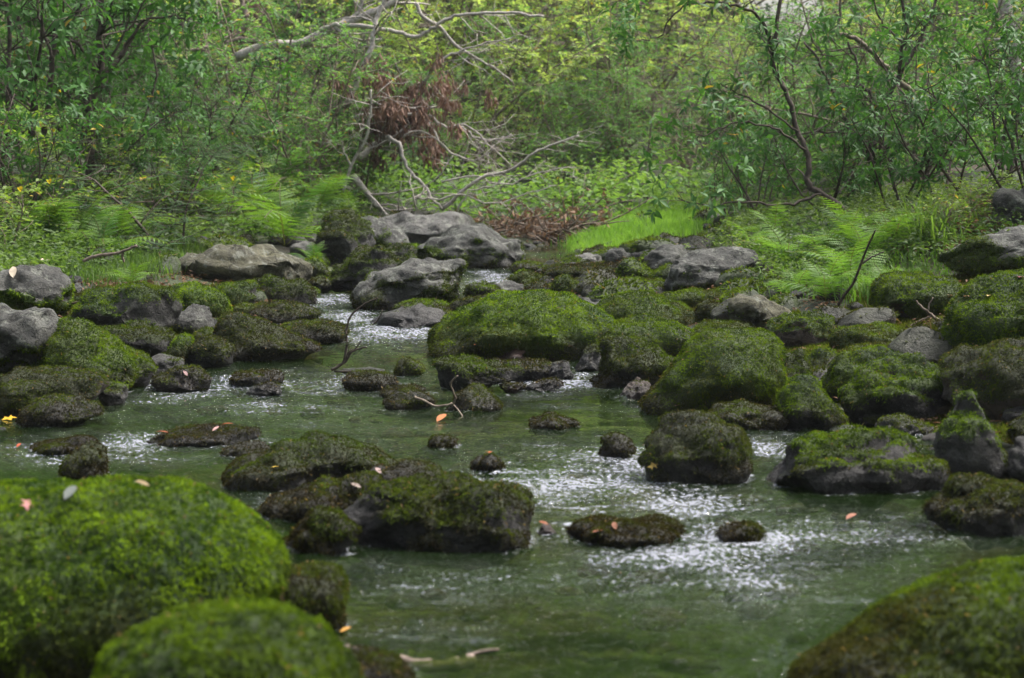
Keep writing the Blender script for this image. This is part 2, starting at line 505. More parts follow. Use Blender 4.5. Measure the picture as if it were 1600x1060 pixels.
def moss_blades(V, F, mask, tone, zrel, d, r, seed, origin, dens=1.0, soak=.13):
    N, fn = normals_of(V, F)
    area = np.linalg.norm(fn, axis=1) * .5
    cen = V[F].mean(1)
    fN = unit(fn)
    view = unit(cen + origin - np.array([0, 0, CAMZ]))
    facing = np.sum(fN * view, 1)
    keep = (facing < .35) & (zrel[F].mean(1) > -.015)
    if d < 6: per, L, W = 60000, .0105, .0048
    elif d < 8: per, L, W = 46000, .0088, .0044
    elif d < 11.5: per, L, W = 34000, .010, .0052
    elif d < 15: per, L, W = 18000, .013, .0072
    else: per, L, W = 9500, .017, .0095
    w = area * keep * mask[F].mean(1)
    n = int(w.sum() * per * dens)
    if n < 20: return None
    idx = r.choice(len(F), n, p=w / w.sum())
    a, b = r.random(n), r.random(n); sw = a + b > 1; a[sw] = 1 - a[sw]; b[sw] = 1 - b[sw]
    f = F[idx]
    P = V[f[:, 0]] * (1 - a - b)[:, None] + V[f[:, 1]] * a[:, None] + V[f[:, 2]] * b[:, None]
    Nn = unit(N[f[:, 0]] * (1 - a - b)[:, None] + N[f[:, 1]] * a[:, None] + N[f[:, 2]] * b[:, None])
    z = zrel[f].mean(1)
    W3 = P + origin
    cl = fbm(W3 * 16, 3, seed + 5); fine = vnoise(W3 * 70, seed + 8)
    P = P + Nn * (np.maximum(fine, 0) * .006)[:, None]
    D = unit(Nn * .75 + r.normal(0, .45, (n, 3)) + np.array([0, 0, -.38]))
    Ll = L * r.uniform(.6, 1.5, n) * (1 + .35 * cl)
    T = np.cross(D, unit(r.normal(0, 1, (n, 3)))); T = unit(T)
    bright, dark, brown, bf = TONES[tone]
    up = sstep(-.2, .8, Nn[:, 2])
    t = np.clip(.40 + .55 * cl + .45 * fine + r.normal(0, .2, n), 0, 1)
    c = mixcol(dark, bright, t)
    low = 1 - sstep(.01, soak, z + .05 * cl + .8 * (soak - .13) * fbm(W3 * 5, 2, seed + 2))     # soaked brown moss just above the water
    bm = np.clip(bf + .9 * fbm(W3 * 5, 3, seed + 11) + r.normal(0, .15, n), 0, 1) * (.35 + .65 * bf)
    bm = np.maximum(bm * .8, low * .85)[:, None]
    c = c * (1 - bm) + np.asarray(brown)[None] * r.uniform(.6, 1.5, n)[:, None] * bm
    straw = r.random(n) < (.007 if tone != 'brown' else .014)
    c[straw] = np.array([.22, .16, .08]) * r.uniform(.6, 1.2, straw.sum())[:, None]
    Ll[straw] *= 1.5
    hw = (T * W * .5) * r.uniform(.7, 1.3, n)[:, None]
    # cull what droops into nothing; build: near rocks get a bent two-part frond
    if d < 8:
        mid = P + D * (Ll * .55)[:, None]
        tip = P + D * (Ll * .9)[:, None] + np.array([0, 0, -1]) * (Ll * .25)[:, None]
        Vv = np.stack([P, mid - hw, tip, mid + hw], 1).reshape(-1, 3)
        i = np.arange(n)[:, None] * 4; Fv = np.concatenate([i + [0, 3, 2], i + [0, 2, 1]]); cc = np.repeat(c, 4, 0)
    else:
        tip = P + D * Ll[:, None]
        Vv = np.stack([P - hw, P + hw, tip], 1).reshape(-1, 3)
        i = np.arange(n)[:, None] * 3; Fv = i + [0, 1, 2]; cc = np.repeat(c, 3, 0)
    tri_count['moss'] += len(Fv)
    return fast_mesh('moss', Vv, [Fv], cols=cc, smooth=False)

def rock(label, pts, rk='grey', cover=.5, tone='mid', base=None, k=.62, cuts=3, name='mossy_rock', cat='rock', group=None, rough=1.0, seed=None, dist=None, sub=None, fur=1.0, box=.95, lean=.6, moss_top=None, soak=.13, foot=.35, e_top=1.3):
    seed = seed if seed is not None else (abs(hash_label(label)) % 9973)
    r = np.random.default_rng(seed)
    pts = np.array(pts, float)
    by = base if base is not None else pts[:, 1].max()
    if by < 700:      # stones pack against each other
        cxx = (pts[:, 0].min() + pts[:, 0].max()) / 2
        pts = np.stack([cxx + (pts[:, 0] - cxx) * 1.09, by + (pts[:, 1] - by) * 1.03], 1)
    cx = (pts[:, 0].min() + pts[:, 0].max()) / 2
    f = hit(cx, by)
    if dist is not None: f = at(cx, by, dist)
    Wm = (pts[:, 0].max() - pts[:, 0].min()) * f[1] / FPX
    D = max(Wm * .5 * k * 2 * .62, .03)
    Yc = f[1] + D * .7
    Q = np.array([at(px, py, Yc) for px, py in pts])[:, [0, 2]]
    # centroid of the outline
    x, z = Q[:, 0], Q[:, 1]; x2, z2 = np.roll(x, -1), np.roll(z, -1); cr = x * z2 - x2 * z; A = cr.sum() / 2
    C = np.array([((x + x2) * cr).sum() / (6 * A), ((z + z2) * cr).sum() / (6 * A)])
    # radius of the outline by angle
    th = np.linspace(-PI, PI, 241)
    rr = np.zeros(len(th))
    for i in range(len(Q)):
        p, q = Q[i] - C, Q[(i + 1) % len(Q)] - C
        e = q - p
        dx, dz = np.cos(th), np.sin(th)
        den = dx * e[1] - dz * e[0]
        with np.errstate(divide='ignore', invalid='ignore'):
            t = (p[0] * e[1] - p[1] * e[0]) / den
            u = (p[0] * dz - p[1] * dx) / den
        ok = (t > 0) & (u >= -1e-6) & (u <= 1 + 1e-6) & np.isfinite(t)
        rr = np.where(ok, np.maximum(rr, t), rr)
    rr[rr == 0] = rr[rr > 0].mean()
    kern = np.array([1, 2, 3, 4, 3, 2, 1.]); kern /= kern.sum()
    rr = np.convolve(np.concatenate([rr[-4:-1], rr, rr[1:4]]), kern, 'valid')
    sub = sub or (6 if f[1] < 4.6 else 5 if (f[1] < 9 and Wm > .3) or Wm > .5 else 4)
    U, F = ico(sub)
    theta = np.arctan2(U[:, 2], U[:, 0]); sphi = np.hypot(U[:, 0], U[:, 2])
    R_ = np.interp(theta, th, rr)
    R_ = R_ * (1 + foot * sstep(.1, .9, -np.sin(theta)))       # carry the foot of the stone below ground
    e = np.where(np.sin(theta) > 0, e_top, .8)
    pr = sphi ** e
    V = np.stack([np.cos(theta) * R_ * pr, np.sign(U[:, 1]) * np.abs(U[:, 1]) ** box * D, np.sin(theta) * R_ * pr], 1)
    V[:, 1] += np.maximum(V[:, 2], 0) * lean
    size = min(Wm, (Q[:, 1].max() - Q[:, 1].min()) * 1.6)
    # flat broken faces
    for _ in range(cuts + 2):
        n = unit(np.array([r.normal(0, .7), -abs(r.normal(.6, .5)), r.normal(.35, .6)]))
        h = V @ n; off = h.max() * r.uniform(.66, .86)
        over = np.maximum(h - off, 0)
        V = V - n[None] * (over * (.92 if cuts else .7))[:, None]
    N, _ = normals_of(V, F)
    P3 = V / max(size, .05)
    mossy = cover > .45
    disp = fbm(P3 * 2.2 + seed, 3, seed) * size * .10 * rough
    disp += (.3 - np.abs(fbm(P3 * 1.5 + seed * 1.7, 2, seed + 7))) * size * .07 * rough
    disp += fbm(P3 * 6 + seed, 3, seed + 1) * size * (.03 if mossy else .045) * rough
    if not mossy:
        disp -= np.abs(fbm(P3 * [3, 3, 9] + seed, 3, seed + 2)) * size * .07 * rough
    st = vnoise(np.stack([P3[:, 0] * .6, P3[:, 1] * .6, P3[:, 2] * 11 + P3[:, 0] * 2.5], 1) + seed, seed + 6)
    disp += st * size * (.018 if not mossy else .006) * rough
    V = V + N * disp[:, None]
    origin = np.array([C[0], Yc, 0.0])
    zc = C[1]
    # keep the real outline: size the stone so its crest and flanks stand where they should
    for _ in range(3):
        X3, Y3, Z3 = V[:, 0] + C[0], V[:, 1] + Yc, V[:, 2] + zc
        depth = Y3 * _cp - (Z3 - CAMZ) * _sp
        sx = 800 + FPX * X3 / depth; sy = 530 - FPX * ((Z3 - CAMZ) * _cp + Y3 * _sp) / depth
        vis = sy < by
        top = sy.min(); want = pts[:, 1].min() + (18 if f[1] < 5 else 3)
        V[:, 2] = np.where(V[:, 2] > 0, V[:, 2] * np.clip((by - want) / max(by - top, 4), .4, 1.6) , V[:, 2])
        if vis.sum() > 20:
            l, r_ = sx[vis].min(), sx[vis].max(); wl, wr = pts[:, 0].min() + 2, pts[:, 0].max() - 2
            V[:, 0] *= np.clip((wr - wl) / max(r_ - l, 4), .6, 1.5)
            V[:, 0] += ((wl + wr) / 2 - (l + r_) / 2) * Yc / FPX * .8
    W3 = V + [origin[0], origin[1], zc]
    gb = np.maximum(ground(W3[:, 0], W3[:, 1]), wz(W3[:, 1]))
    zrel = W3[:, 2] - gb
    inwater = side(C[0], Yc - D * .5) < .15
    if inwater:
        wl = np.abs(W3[:, 2] - wz(W3[:, 1])) < .012
        WATERLINE.extend(W3[wl][:, :2].tolist())
    zwat = W3[:, 2] - wz(W3[:, 1])
    N, _ = normals_of(V, F)
    nm = fbm(W3 * 4.5, 4, seed + 3)
    cover_ = cover * 2.2 - 1.1 + (.12 if rk in ('grey', 'pale') and cover > .2 else 0)
    wN = moss_top if moss_top is not None else (-.45 if rk in ('grey', 'pale', 'olive') else 1.25 if cover < .93 else .9)
    big_n = fbm(W3 * 1.9, 3, seed + 33)
    mask = sstep(-.22, .22, cover_ + nm * .5 + big_n * .35 + (N[:, 2] - .3) * wN)
    mask = mask * (1 if cover > 0.02 else 0)
    # cushions
    V = V + N * (mask * (.008 + (.009 if f[1] < 5 else .013) * fbm(W3 * 12, 3, seed + 4)) * (1.3 if tone == 'bright' else 1))[:, None]
    N, _ = normals_of(V, F)
    wet = (1 - sstep(.0, .10 if inwater else .02, zwat + .03 * nm))
    bright, dark, brown, bf = TONES[tone]
    col = mixcol(dark, bright, np.clip(.25 + .3 * nm, 0, 1))
    low = (1 - sstep(.01, .14, zwat + .04 * nm))[:, None] * .9
    bmx = np.maximum(np.clip(bf * .8 + .4 * nm, 0, 1)[:, None] * .8, low)
    col = (col * (1 - bmx) + np.asarray(brown)[None] * .8 * bmx) * .8
    zb = gb.min()
    base_z = max(zb, W3[:, 2].min())
    Vl = V + [0, 0, zc - base_z]
    attrs = {'moss': mask, 'wet': wet, 'dry': np.clip(1 - mask - wet * 2, 0, 1) * (0.9 if rk in ('grey', 'pale', 'olive') else .25)}
    me = fast_mesh(name, Vl, [F], cols=col, attrs=attrs)
    tri_count['rock'] += len(F)
    loc = np.array([C[0], Yc, base_z])
    o = link(name, me, M_ROCK, loc=loc)
    c = np.array(ROCKC[rk]) * r.uniform(.88, 1.12)
    o.color = (*c, 1)
    tag(o, label, cat, group)
    if cover > .02:
        mm = moss_blades(Vl, F, np.where(mask > .3, mask, 0), tone, zrel, f[1], r, seed, loc, fur, soak)
        if mm is not None:
            mo = link('moss', mm, M_MOSS, o); tag(mo, kind='stuff')
    rock_foot.append((C[0], Yc, Wm * .5, D * .9, zc))
    return o

def hash_label(s):
    h = 7
    for ch in s: h = (h * 131 + ord(ch)) % 1000003
    return h

# foreground
rock('huge bright green moss covered boulder filling the lower left corner', [(-150,1150),(-170,800),(-60,750),(60,742),(140,743),(260,745),(330,775),(400,815),(440,862),(445,900),(410,950),(350,1030),(330,1150)], 'brown', 1.0, 'bright', base=1045, k=.62, cuts=-2, soak=.20, foot=.02, e_top=1.0, lean=.3, rough=.22, name='mossy_boulder', cat='boulder')
rock('low domed mossy rock in front of the huge boulder at the bottom edge', [(158,1100),(165,1020),(200,985),(240,962),(310,950),(400,938),(450,950),(495,985),(530,1030),(560,1090),(540,1150),(180,1150)], 'brown', .84, 'mid', base=1320, k=.6, cuts=-2, rough=.25, soak=.12, moss_top=1.7, lean=.3, foot=.05, e_top=1.0)
rock('brown wet moss rock tucked behind the right side of the huge boulder', [(385,975),(395,910),(420,885),(470,874),(515,885),(537,925),(530,962),(495,985),(420,990)], 'brown', .85, 'brown', base=985, cuts=1)
rock('soggy brown moss shelf right of the bottom domed rock', [(500,1100),(505,1030),(530,1005),(580,1012),(630,1040),(655,1080),(640,1110)], 'brown', .9, 'brown', base=1068, cuts=1)
rock('large dark green mossy boulder cut off by the lower right corner', [(1235,1120),(1255,1062),(1330,1005),(1385,962),(1420,930),(1480,900),(1530,880),(1590,863),(1680,862),(1760,900),(1800,1120)], 'brown', .92, 'mid', base=1110, k=.6, cuts=-2, soak=.34, foot=.05, e_top=1.05, lean=.35, rough=.3, name='mossy_boulder', cat='boulder')
rock('small mossy knob in front of the lower right boulder', [(1420,1110),(1445,1040),(1500,1008),(1550,1015),(1610,1040),(1660,1110)], 'slate', .8, 'mid', base=1130, cuts=0)
# middle of the stream
rock('peaked dark mossy rock left of midstream behind the long loaf rock', [(352,758),(380,738),(420,718),(445,690),(490,678),(535,690),(580,702),(620,722),(628,742),(595,762),(430,770)], 'dark', .55, 'dark', base=764, cuts=1, rough=1.3)
rock('long loaf shaped dark rock with brown moss lying across midstream', [(505,855),(520,815),(550,785),(575,758),(640,746),(720,750),(805,752),(826,780),(833,815),(812,852),(700,862),(560,862)], 'dark', .4, 'brown', base=858, k=.4, cuts=2, rough=.8, box=.7)
rock('ragged brown moss lump on the back edge of the loaf rock', [(560,755),(590,735),(640,722),(686,722),(692,745),(640,765),(580,770)], 'brown', .9, 'brown', base=764, cuts=0, rough=1.5)
rock('low wet mossy ledge between the peaked rock and the loaf rock', [(408,802),(430,775),(470,765),(530,760),(590,745),(600,770),(550,800),(470,812)], 'dark', .75, 'brown', base=808, cuts=1, rough=1.6)
rock('dark soaked moss lump at the left end of the loaf rock', [(432,862),(445,830),(490,808),(540,800),(560,830),(530,862),(470,868)], 'dark', .7, 'dark', base=864, cuts=1, rough=1.6)
rock('flat dark half drowned slab with russet leaves right of the loaf rock', [(888,835),(920,815),(980,812),(1040,820),(1066,832),(1040,846),(960,852),(905,846)], 'dark', .5, 'dark', base=848, cuts=2, rough=1.3, name='wet_slab', cat='rock')
rock('tiny rusty stone just right of the loaf rock', [(838,832),(850,816),(864,816),(872,832),(860,840)], 'rust', .2, 'brown', base=836, cuts=1, name='small_stone', cat='stone')
rock('low black stone breaking the rapids at centre right', [(1120,845),(1145,826),(1180,822),(1195,836),(1170,850)], 'dark', .4, 'dark', base=848, cuts=1, name='small_stone', cat='stone')
rock('small black rock standing up in the rapids left of the gravelly mound', [(938,712),(942,688),(962,681),(982,690),(986,708),(972,720),(950,720)], 'dark', .75, 'dark', base=718, cuts=1)
rock('rounded mound crusted with brown needles right of centre', [(1005,720),(1008,685),(1035,655),(1075,641),(1120,648),(1155,672),(1176,705),(1172,735),(1140,752),(1070,757),(1018,745)], 'dark', .6, 'brown', base=754, cuts=0, rough=.7, k=.6)
rock('long low charcoal boulder with a thin moss cap at right', [(1190,750),(1205,725),(1240,700),(1300,680),(1350,670),(1410,670),(1460,688),(1480,715),(1485,748),(1460,770),(1300,775),(1205,768)], 'dark', .26, 'mid', base=768, k=.42, cuts=2, name='mossy_boulder', cat='boulder')
rock('dark round topped rock half in water at the right edge', [(1442,800),(1448,782),(1480,758),(1530,747),(1590,752),(1650,775),(1660,835),(1520,835),(1455,820)], 'dark', .42, 'brown', base=832, k=.5, cuts=1)
rock('tall block with a shaggy green moss cap near the right edge', [(1455,700),(1465,672),(1485,640),(1510,612),(1545,615),(1565,645),(1585,690),(1588,728),(1560,748),(1500,745),(1465,725)], 'slate', .36, 'mid', base=752, k=.5, cuts=3, lean=.3, box=.75)
rock('bare wet grey stone left of the tall moss capped block', [(1368,672),(1385,656),(1410,650),(1440,652),(1458,668),(1455,685),(1400,688)], 'slate', .12, 'mid', base=684, cuts=3, name='grey_stone', cat='stone')
rock('grey angular rock cut by the right edge beside the tall block', [(1568,745),(1575,700),(1600,680),(1650,690),(1670,760),(1600,765)], 'slate', .15, 'mid', base=764, cuts=4)
rock('flat reddish brown slab wedged behind the tall moss capped block', [(1430,640),(1450,618),(1500,610),(1535,618),(1525,645),(1470,652)], 'brown', .15, 'brown', base=650, cuts=3, name='flat_slab', cat='rock')
rock('slanting dark slab rising to a green moss crest at right', [(1318,662),(1335,630),(1360,600),(1395,568),(1420,552),(1455,552),(1480,575),(1496,605),(1485,632),(1440,655),(1370,668)], 'dark', .4, 'mid', base=664, k=.5, cuts=3)
rock('pointed mossy rock at the water between two dark hollows', [(1205,655),(1218,625),(1240,600),(1265,588),(1295,605),(1312,635),(1318,660),(1295,674),(1225,674)], 'dark', .6, 'mid', base=670, k=.6, cuts=1)
rock('mossy hump left of the slanting slab crest', [(1285,610),(1295,575),(1315,552),(1350,546),(1388,556),(1392,580),(1360,610),(1320,628)], 'dark', .85, 'mid', base=622, cuts=0)
rock('smaller mossy hump between the pointed rock and the big moss slope', [(1248,592),(1252,562),(1275,545),(1310,545),(1318,565),(1300,595),(1265,602)], 'dark', .88, 'mid', base=596, cuts=0)
rock('dim mossy shoulder right of the big moss slope', [(1205,625),(1208,580),(1225,556),(1255,548),(1262,575),(1250,612),(1225,632)], 'dark', .8, 'dark', base=626, cuts=1)
rock('big sloping moss covered boulder at the water right of centre', [(1008,640),(1030,605),(1055,570),(1080,540),(1110,524),(1160,519),(1200,522),(1214,545),(1218,590),(1208,630),(1150,650),(1060,652)], 'brown', .95, 'mid', base=648, k=.6, cuts=0, soak=.24, rough=.7, name='mossy_boulder', cat='boulder')
rock('blocky dark moss rock overhanging the water at centre', [(927,580),(928,550),(940,532),(975,527),(1010,536),(1055,553),(1052,575),(1030,600),(980,606),(935,600)], 'dark', .9, 'dark', base=604, k=.55, cuts=1, box=.7)
rock('domed green mossy rock behind the blocky dark one', [(922,535),(940,512),(970,500),(1010,496),(1050,503),(1080,522),(1086,545),(1050,560),(940,560)], 'brown', .97, 'mid', base=562, cuts=0, rough=.6)
rock('small wet brown stone under the blocky moss rock', [(966,625),(975,600),(995,588),(1015,600),(1018,622),(990,630)], 'brown', .15, 'brown', base=626, cuts=2, name='small_stone', cat='stone')
rock('large bright green moss dome in the middle of the picture', [(684,552),(700,525),(725,498),(760,475),(800,462),(850,458),(895,460),(930,478),(950,505),(958,540),(920,562),(800,566),(710,562)], 'brown', .97, 'bright', base=562, k=.55, cuts=0, soak=.22, rough=.6, name='mossy_boulder', cat='boulder')
rock('pale lichen crusted stone on the right shoulder of the bright moss dome', [(878,492),(882,468),(900,460),(930,462),(955,475),(960,495),(920,505)], 'grey', .3, 'mid', base=500, cuts=3, dist=None, name='grey_stone', cat='stone')
rock('wide green moss mound right of the pale lichen stone', [(935,505),(945,480),(975,462),(1020,458),(1065,470),(1095,495),(1100,520),(1040,528),(950,522)], 'brown', .95, 'mid', base=522, cuts=0, rough=.7)
rock('flat topped mossy slab behind the wide moss mound', [(1028,475),(1040,458),(1080,452),(1120,455),(1130,470),(1100,482),(1050,485)], 'dark', .9, 'mid', base=484, cuts=1, box=.6)
rock('small dark mossy stone below the pale olive slab', [(1086,495),(1092,475),(1110,470),(1135,480),(1142,498),(1110,504)], 'dark', .85, 'dark', base=502, cuts=1)
rock('low moss bed right of the wide mound', [(1080,525),(1095,508),(1150,502),(1175,515),(1165,532),(1110,538)], 'brown', .95, 'mid', base=536, cuts=0)
rock('rounded bare grey boulder under the leaves right of the grass', [(1040,440),(1048,415),(1075,397),(1110,388),(1150,385),(1185,395),(1195,430),(1160,452),(1070,455)], 'grey', .22, 'mid', base=452, k=.6, cuts=2, name='grey_boulder', cat='boulder')
rock('brownish grey boulder with a pale top left of the rounded grey one', [(998,422),(1008,400),(1035,384),(1065,380),(1082,395),(1078,420),(1040,430)], 'grey', .4, 'dark', base=428, cuts=2, name='grey_boulder', cat='boulder')
rock('olive yellow topped slab at the foot of the ferns', [(1140,500),(1142,468),(1165,458),(1195,462),(1232,476),(1245,500),(1225,524),(1180,524)], 'olive', .25, 'mid', base=522, k=.5, cuts=3, name='flat_slab', cat='rock')
rock('reddish brown flat rock with a moss draped left corner', [(1194,540),(1198,505),(1225,492),(1280,488),(1296,500),(1302,525),(1275,545),(1220,550)], 'brown', .35, 'mid', base=546, k=.5, cuts=3, box=.65, name='flat_slab', cat='rock')
rock('thin dark moss edged slab below the big moss slope', [(1108,645),(1120,630),(1160,630),(1205,642),(1228,662),(1190,672),(1140,662)], 'dark', .65, 'dark', base=670, cuts=2)
rock('long grey slab streaked with moss at the right edge of the bank', [(1475,405),(1500,385),(1540,368),(1600,350),(1690,345),(1700,415),(1600,428),(1500,420)], 'grey', .42, 'mid', base=430, k=.5, cuts=4, name='grey_slab', cat='rock')
rock('huge lumpy moss mound overhanging the hollow at the right edge', [(1485,520),(1495,470),(1540,440),(1600,428),(1680,420),(1720,500),(1680,570),(1590,560),(1520,545)], 'brown', .97, 'mid', base=566, k=.6, cuts=0, rough=1.0, name='moss_mound', cat='mound')
rock('moss draped ledge left of the huge lumpy mound', [(1365,478),(1372,448),(1400,432),(1450,428),(1500,436),(1520,465),(1495,495),(1430,492)], 'brown', .95, 'mid', base=500, cuts=0, name='moss_mound', cat='mound')
rock('low moss cushion below the fern bed', [(1300,535),(1320,515),(1370,508),(1430,512),(1455,530),(1420,546),(1330,548)], 'brown', .95, 'mid', base=548, cuts=0, name='moss_mound', cat='mound')
rock('brown and green lichen slope under the huge lumpy mound', [(1478,625),(1485,580),(1515,545),(1580,535),(1680,545),(1700,660),(1600,660),(1520,640)], 'brown', .6, 'brown', base=655, k=.6, cuts=1, rough=1.2, name='mossy_boulder', cat='boulder')
rock('dark mossy rock at the right edge below the lichen slope', [(1575,690),(1580,665),(1610,650),(1660,655),(1670,700),(1610,705)], 'dark', .7, 'dark', base=703, cuts=1)
rock('mossy bar running behind the humps toward the red brown rock', [(1300,562),(1330,545),(1390,535),(1440,540),(1470,560),(1420,572),(1340,575)], 'brown', .9, 'mid', base=572, cuts=0)
# centre cluster
rock('undercut tilted slab at the front of the centre cluster', [(683,590),(683,566),(700,558),(740,562),(780,572),(812,585),(790,598),(740,606),(695,606)], 'dark', .5, 'dark', base=612, k=.6, cuts=2, name='flat_slab', cat='rock')
rock('flat wet black slab with water sliding over it at centre', [(760,590),(765,568),(800,562),(860,568),(880,580),(860,592),(800,596)], 'dark', .25, 'dark', base=594, cuts=2, name='wet_slab', cat='rock')
rock('tilted rust brown slab leaning on the bright moss dome', [(768,568),(780,550),(805,540),(826,538),(828,560),(800,568)], 'rust', .03, 'brown', base=567, cuts=3, name='rusty_slab', cat='rock')
rock('angular black rock at the right end of the flat wet slab', [(855,592),(860,570),(878,562),(895,570),(898,588),(875,596)], 'dark', .1, 'dark', base=594, cuts=4, name='dark_stone', cat='stone')
rock('dark slanting stone between the moss dome and the blocky rock', [(898,578),(905,552),(925,538),(945,545),(945,575),(920,582)], 'slate', .3, 'dark', base=580, cuts=3, name='dark_stone', cat='stone')
rock('cone shaped brown mossy rock in front of the tilted slab', [(700,640),(715,618),(735,603),(752,610),(765,628),(780,640),(750,648),(715,648)], 'dark', .8, 'brown', base=644, cuts=0)
rock('low shaggy rock with a bare grey face left of the cone rock', [(602,630),(615,618),(640,612),(665,618),(676,630),(660,642),(620,642)], 'slate', .6, 'brown', base=640, cuts=1)
rock('flat shaggy moss lump behind the low grey faced rock', [(596,618),(610,606),(640,602),(662,608),(660,622),(620,624)], 'dark', .85, 'brown', base=622, cuts=0)
rock('shaggy brown tuft rock beneath the forked twig', [(538,604),(550,586),(575,580),(605,584),(620,598),(600,612),(560,612)], 'dark', .85, 'brown', base=610, cuts=0, rough=1.4)
rock('small round mossy knob right of the forked twig', [(620,582),(626,568),(642,562),(660,566),(664,578),(645,586)], 'dark', .9, 'mid', base=585, cuts=0)
rock('bare flat wet stone the forked twig rests on', [(535,584),(545,574),(570,571),(598,575),(600,584),(570,590)], 'grey', .08, 'mid', base=586, cuts=1, name='wet_stone', cat='stone')
rock('ragged dark weed tuft stone alone in the green pool', [(830,668),(845,656),(865,648),(882,652),(902,662),(890,672),(850,674)], 'dark', .85, 'dark', base=671, cuts=0, rough=2.2, name='weedy_stone', cat='stone')
rock('tiny dark weed tuft stone above the rapids', [(672,696),(682,685),(700,682),(714,692),(700,702),(682,702)], 'dark', .85, 'dark', base=700, cuts=0, rough=2.2, name='weedy_stone', cat='stone')
rock('small tuft stone with an orange leaf in the rapids', [(738,732),(745,715),(765,708),(782,718),(786,732),(760,740)], 'dark', .9, 'brown', base=737, cuts=0, rough=1.6, name='weedy_stone', cat='stone')
rock('thin black stone edge below the flat wet slab', [(820,606),(840,597),(870,594),(880,604),(850,612)], 'dark', .1, 'dark', base=610, cuts=2, name='wet_stone', cat='stone')
rock('low wet rusty stone before the angular black rock', [(780,606),(795,598),(815,600),(822,608),(800,614)], 'rust', .1, 'dark', base=612, cuts=2, name='wet_stone', cat='stone')
# left side
rock('large bare grey boulder at the left edge of the water', [(-80,590),(-80,490),(-20,480),(60,475),(82,492),(97,520),(80,550),(40,578),(-10,590)], 'grey', .3, 'dark', base=592, k=.55, cuts=4, name='grey_boulder', cat='boulder')
rock('long green moss slope right of the large grey boulder', [(48,575),(60,540),(85,508),(120,502),(160,528),(205,555),(236,585),(232,606),(170,615),(80,605)], 'brown', .9, 'mid', base=612, k=.6, cuts=0, name='mossy_boulder', cat='boulder')
rock('tilted wedge slab with a mossy top jutting over dark hollow at left', [(112,505),(130,485),(165,465),(210,450),(248,445),(268,460),(280,485),(270,505),(215,515),(150,522)], 'slate', .55, 'mid', base=540, k=.6, cuts=3, name='tilted_slab', cat='rock')
rock('smooth grey brown stone with a moss patch right of the wedge slab', [(272,515),(275,490),(295,474),(322,478),(337,500),(335,518),(310,528)], 'grey', .4, 'mid', base=530, cuts=3)
rock('yellow green mossy rock behind the smooth grey brown stone', [(258,480),(268,455),(295,445),(330,455),(355,475),(350,490),(300,495)], 'brown', .95, 'bright', base=494, cuts=0)
rock('purplish rock with a moss skirt below the long pale boulder', [(322,480),(335,455),(365,440),(390,445),(400,470),(385,485),(345,488)], 'slate', .65, 'mid', base=488, cuts=1)
rock('upright mossy stone at the water beside dark brown rock', [(256,570),(265,545),(280,525),(298,528),(300,550),(285,572)], 'dark', .85, 'mid', base=576, k=.8, cuts=1)
rock('dark brown block right of the upright mossy stone', [(292,570),(298,545),(320,528),(350,525),(364,540),(362,566),(330,576)], 'dark', .55, 'brown', base=576, cuts=3)
rock('small peaked mossy stone on top of the dark brown block', [(300,540),(305,522),(322,514),(340,522),(345,538),(320,545)], 'dark', .8, 'mid', base=543, cuts=0)
rock('spreading brown green mound at the water left of centre', [(338,562),(335,525),(345,500),(370,490),(400,500),(440,518),(480,535),(498,548),(470,558),(400,568)], 'brown', .85, 'brown', base=564, k=.6, cuts=0, rough=.7)
rock('flat brown moss slab ending in a dark block by the rapids', [(420,535),(430,515),(465,503),(510,502),(535,510),(538,528),(500,537),(450,540)], 'dark', .8, 'brown', base=537, k=.6, cuts=1, box=.65, name='flat_slab', cat='rock')
rock('broad stone shelf with pinkish bare top at the left edge', [(-80,655),(-80,600),(0,588),(70,576),(130,578),(160,590),(162,612),(120,636),(20,650)], 'brown', .5, 'brown', base=648, k=.5, cuts=2, box=.65, name='stone_shelf', cat='rock')
rock('small squared grey block at the end of the stone shelf', [(150,630),(152,606),(172,598),(198,604),(200,620),(175,636)], 'slate', .1, 'mid', base=634, cuts=4, name='dark_stone', cat='stone')
rock('low brown mound in the water below the stone shelf', [(30,662),(45,642),(80,624),(115,620),(145,632),(152,650),(110,664),(60,668)], 'dark', .75, 'brown', base=665, cuts=0)
rock('wet rounded stone where a small spill enters at left', [(238,606),(245,588),(270,574),(305,578),(328,595),(325,608),(280,612)], 'brown', .5, 'brown', base=611, cuts=1)
rock('bare wet rock between the moss slope and the spill', [(200,590),(215,562),(245,552),(280,560),(290,580),(250,596)], 'slate', .1, 'mid', base=592, cuts=2, name='wet_stone', cat='stone')
rock('small wet dark rock in the left rapids', [(362,600),(375,585),(400,577),(435,583),(440,598),(400,606)], 'dark', .4, 'dark', base=603, cuts=1, name='wet_stone', cat='stone')
rock('small dark stone just below the one in the left rapids', [(384,616),(392,604),(415,600),(438,606),(440,616),(410,622)], 'dark', .4, 'brown', base=619, cuts=1, name='wet_stone', cat='stone')
rock('low glistening ledge with a pink leaf left of the peaked rock', [(240,690),(262,678),(310,670),(360,668),(400,675),(402,688),(330,697),(265,698)], 'dark', .6, 'brown', base=695, cuts=1, name='wet_slab', cat='rock')
rock('thin wet stone below the glistening ledge', [(342,710),(360,699),(390,694),(424,702),(420,714),(375,718)], 'dark', .5, 'brown', base=715, cuts=1, name='wet_stone', cat='stone')
rock('low wet ledge left of the small dark tuft rock', [(42,708),(55,694),(90,686),(135,684),(150,696),(110,712)], 'dark', .55, 'dark', base=710, cuts=1, name='wet_slab', cat='rock')
rock('small dark tufted rock above the huge boulder', [(98,738),(110,708),(130,692),(152,698),(170,722),(168,742),(130,750)], 'dark', .85, 'dark', base=746, cuts=0, rough=1.4)
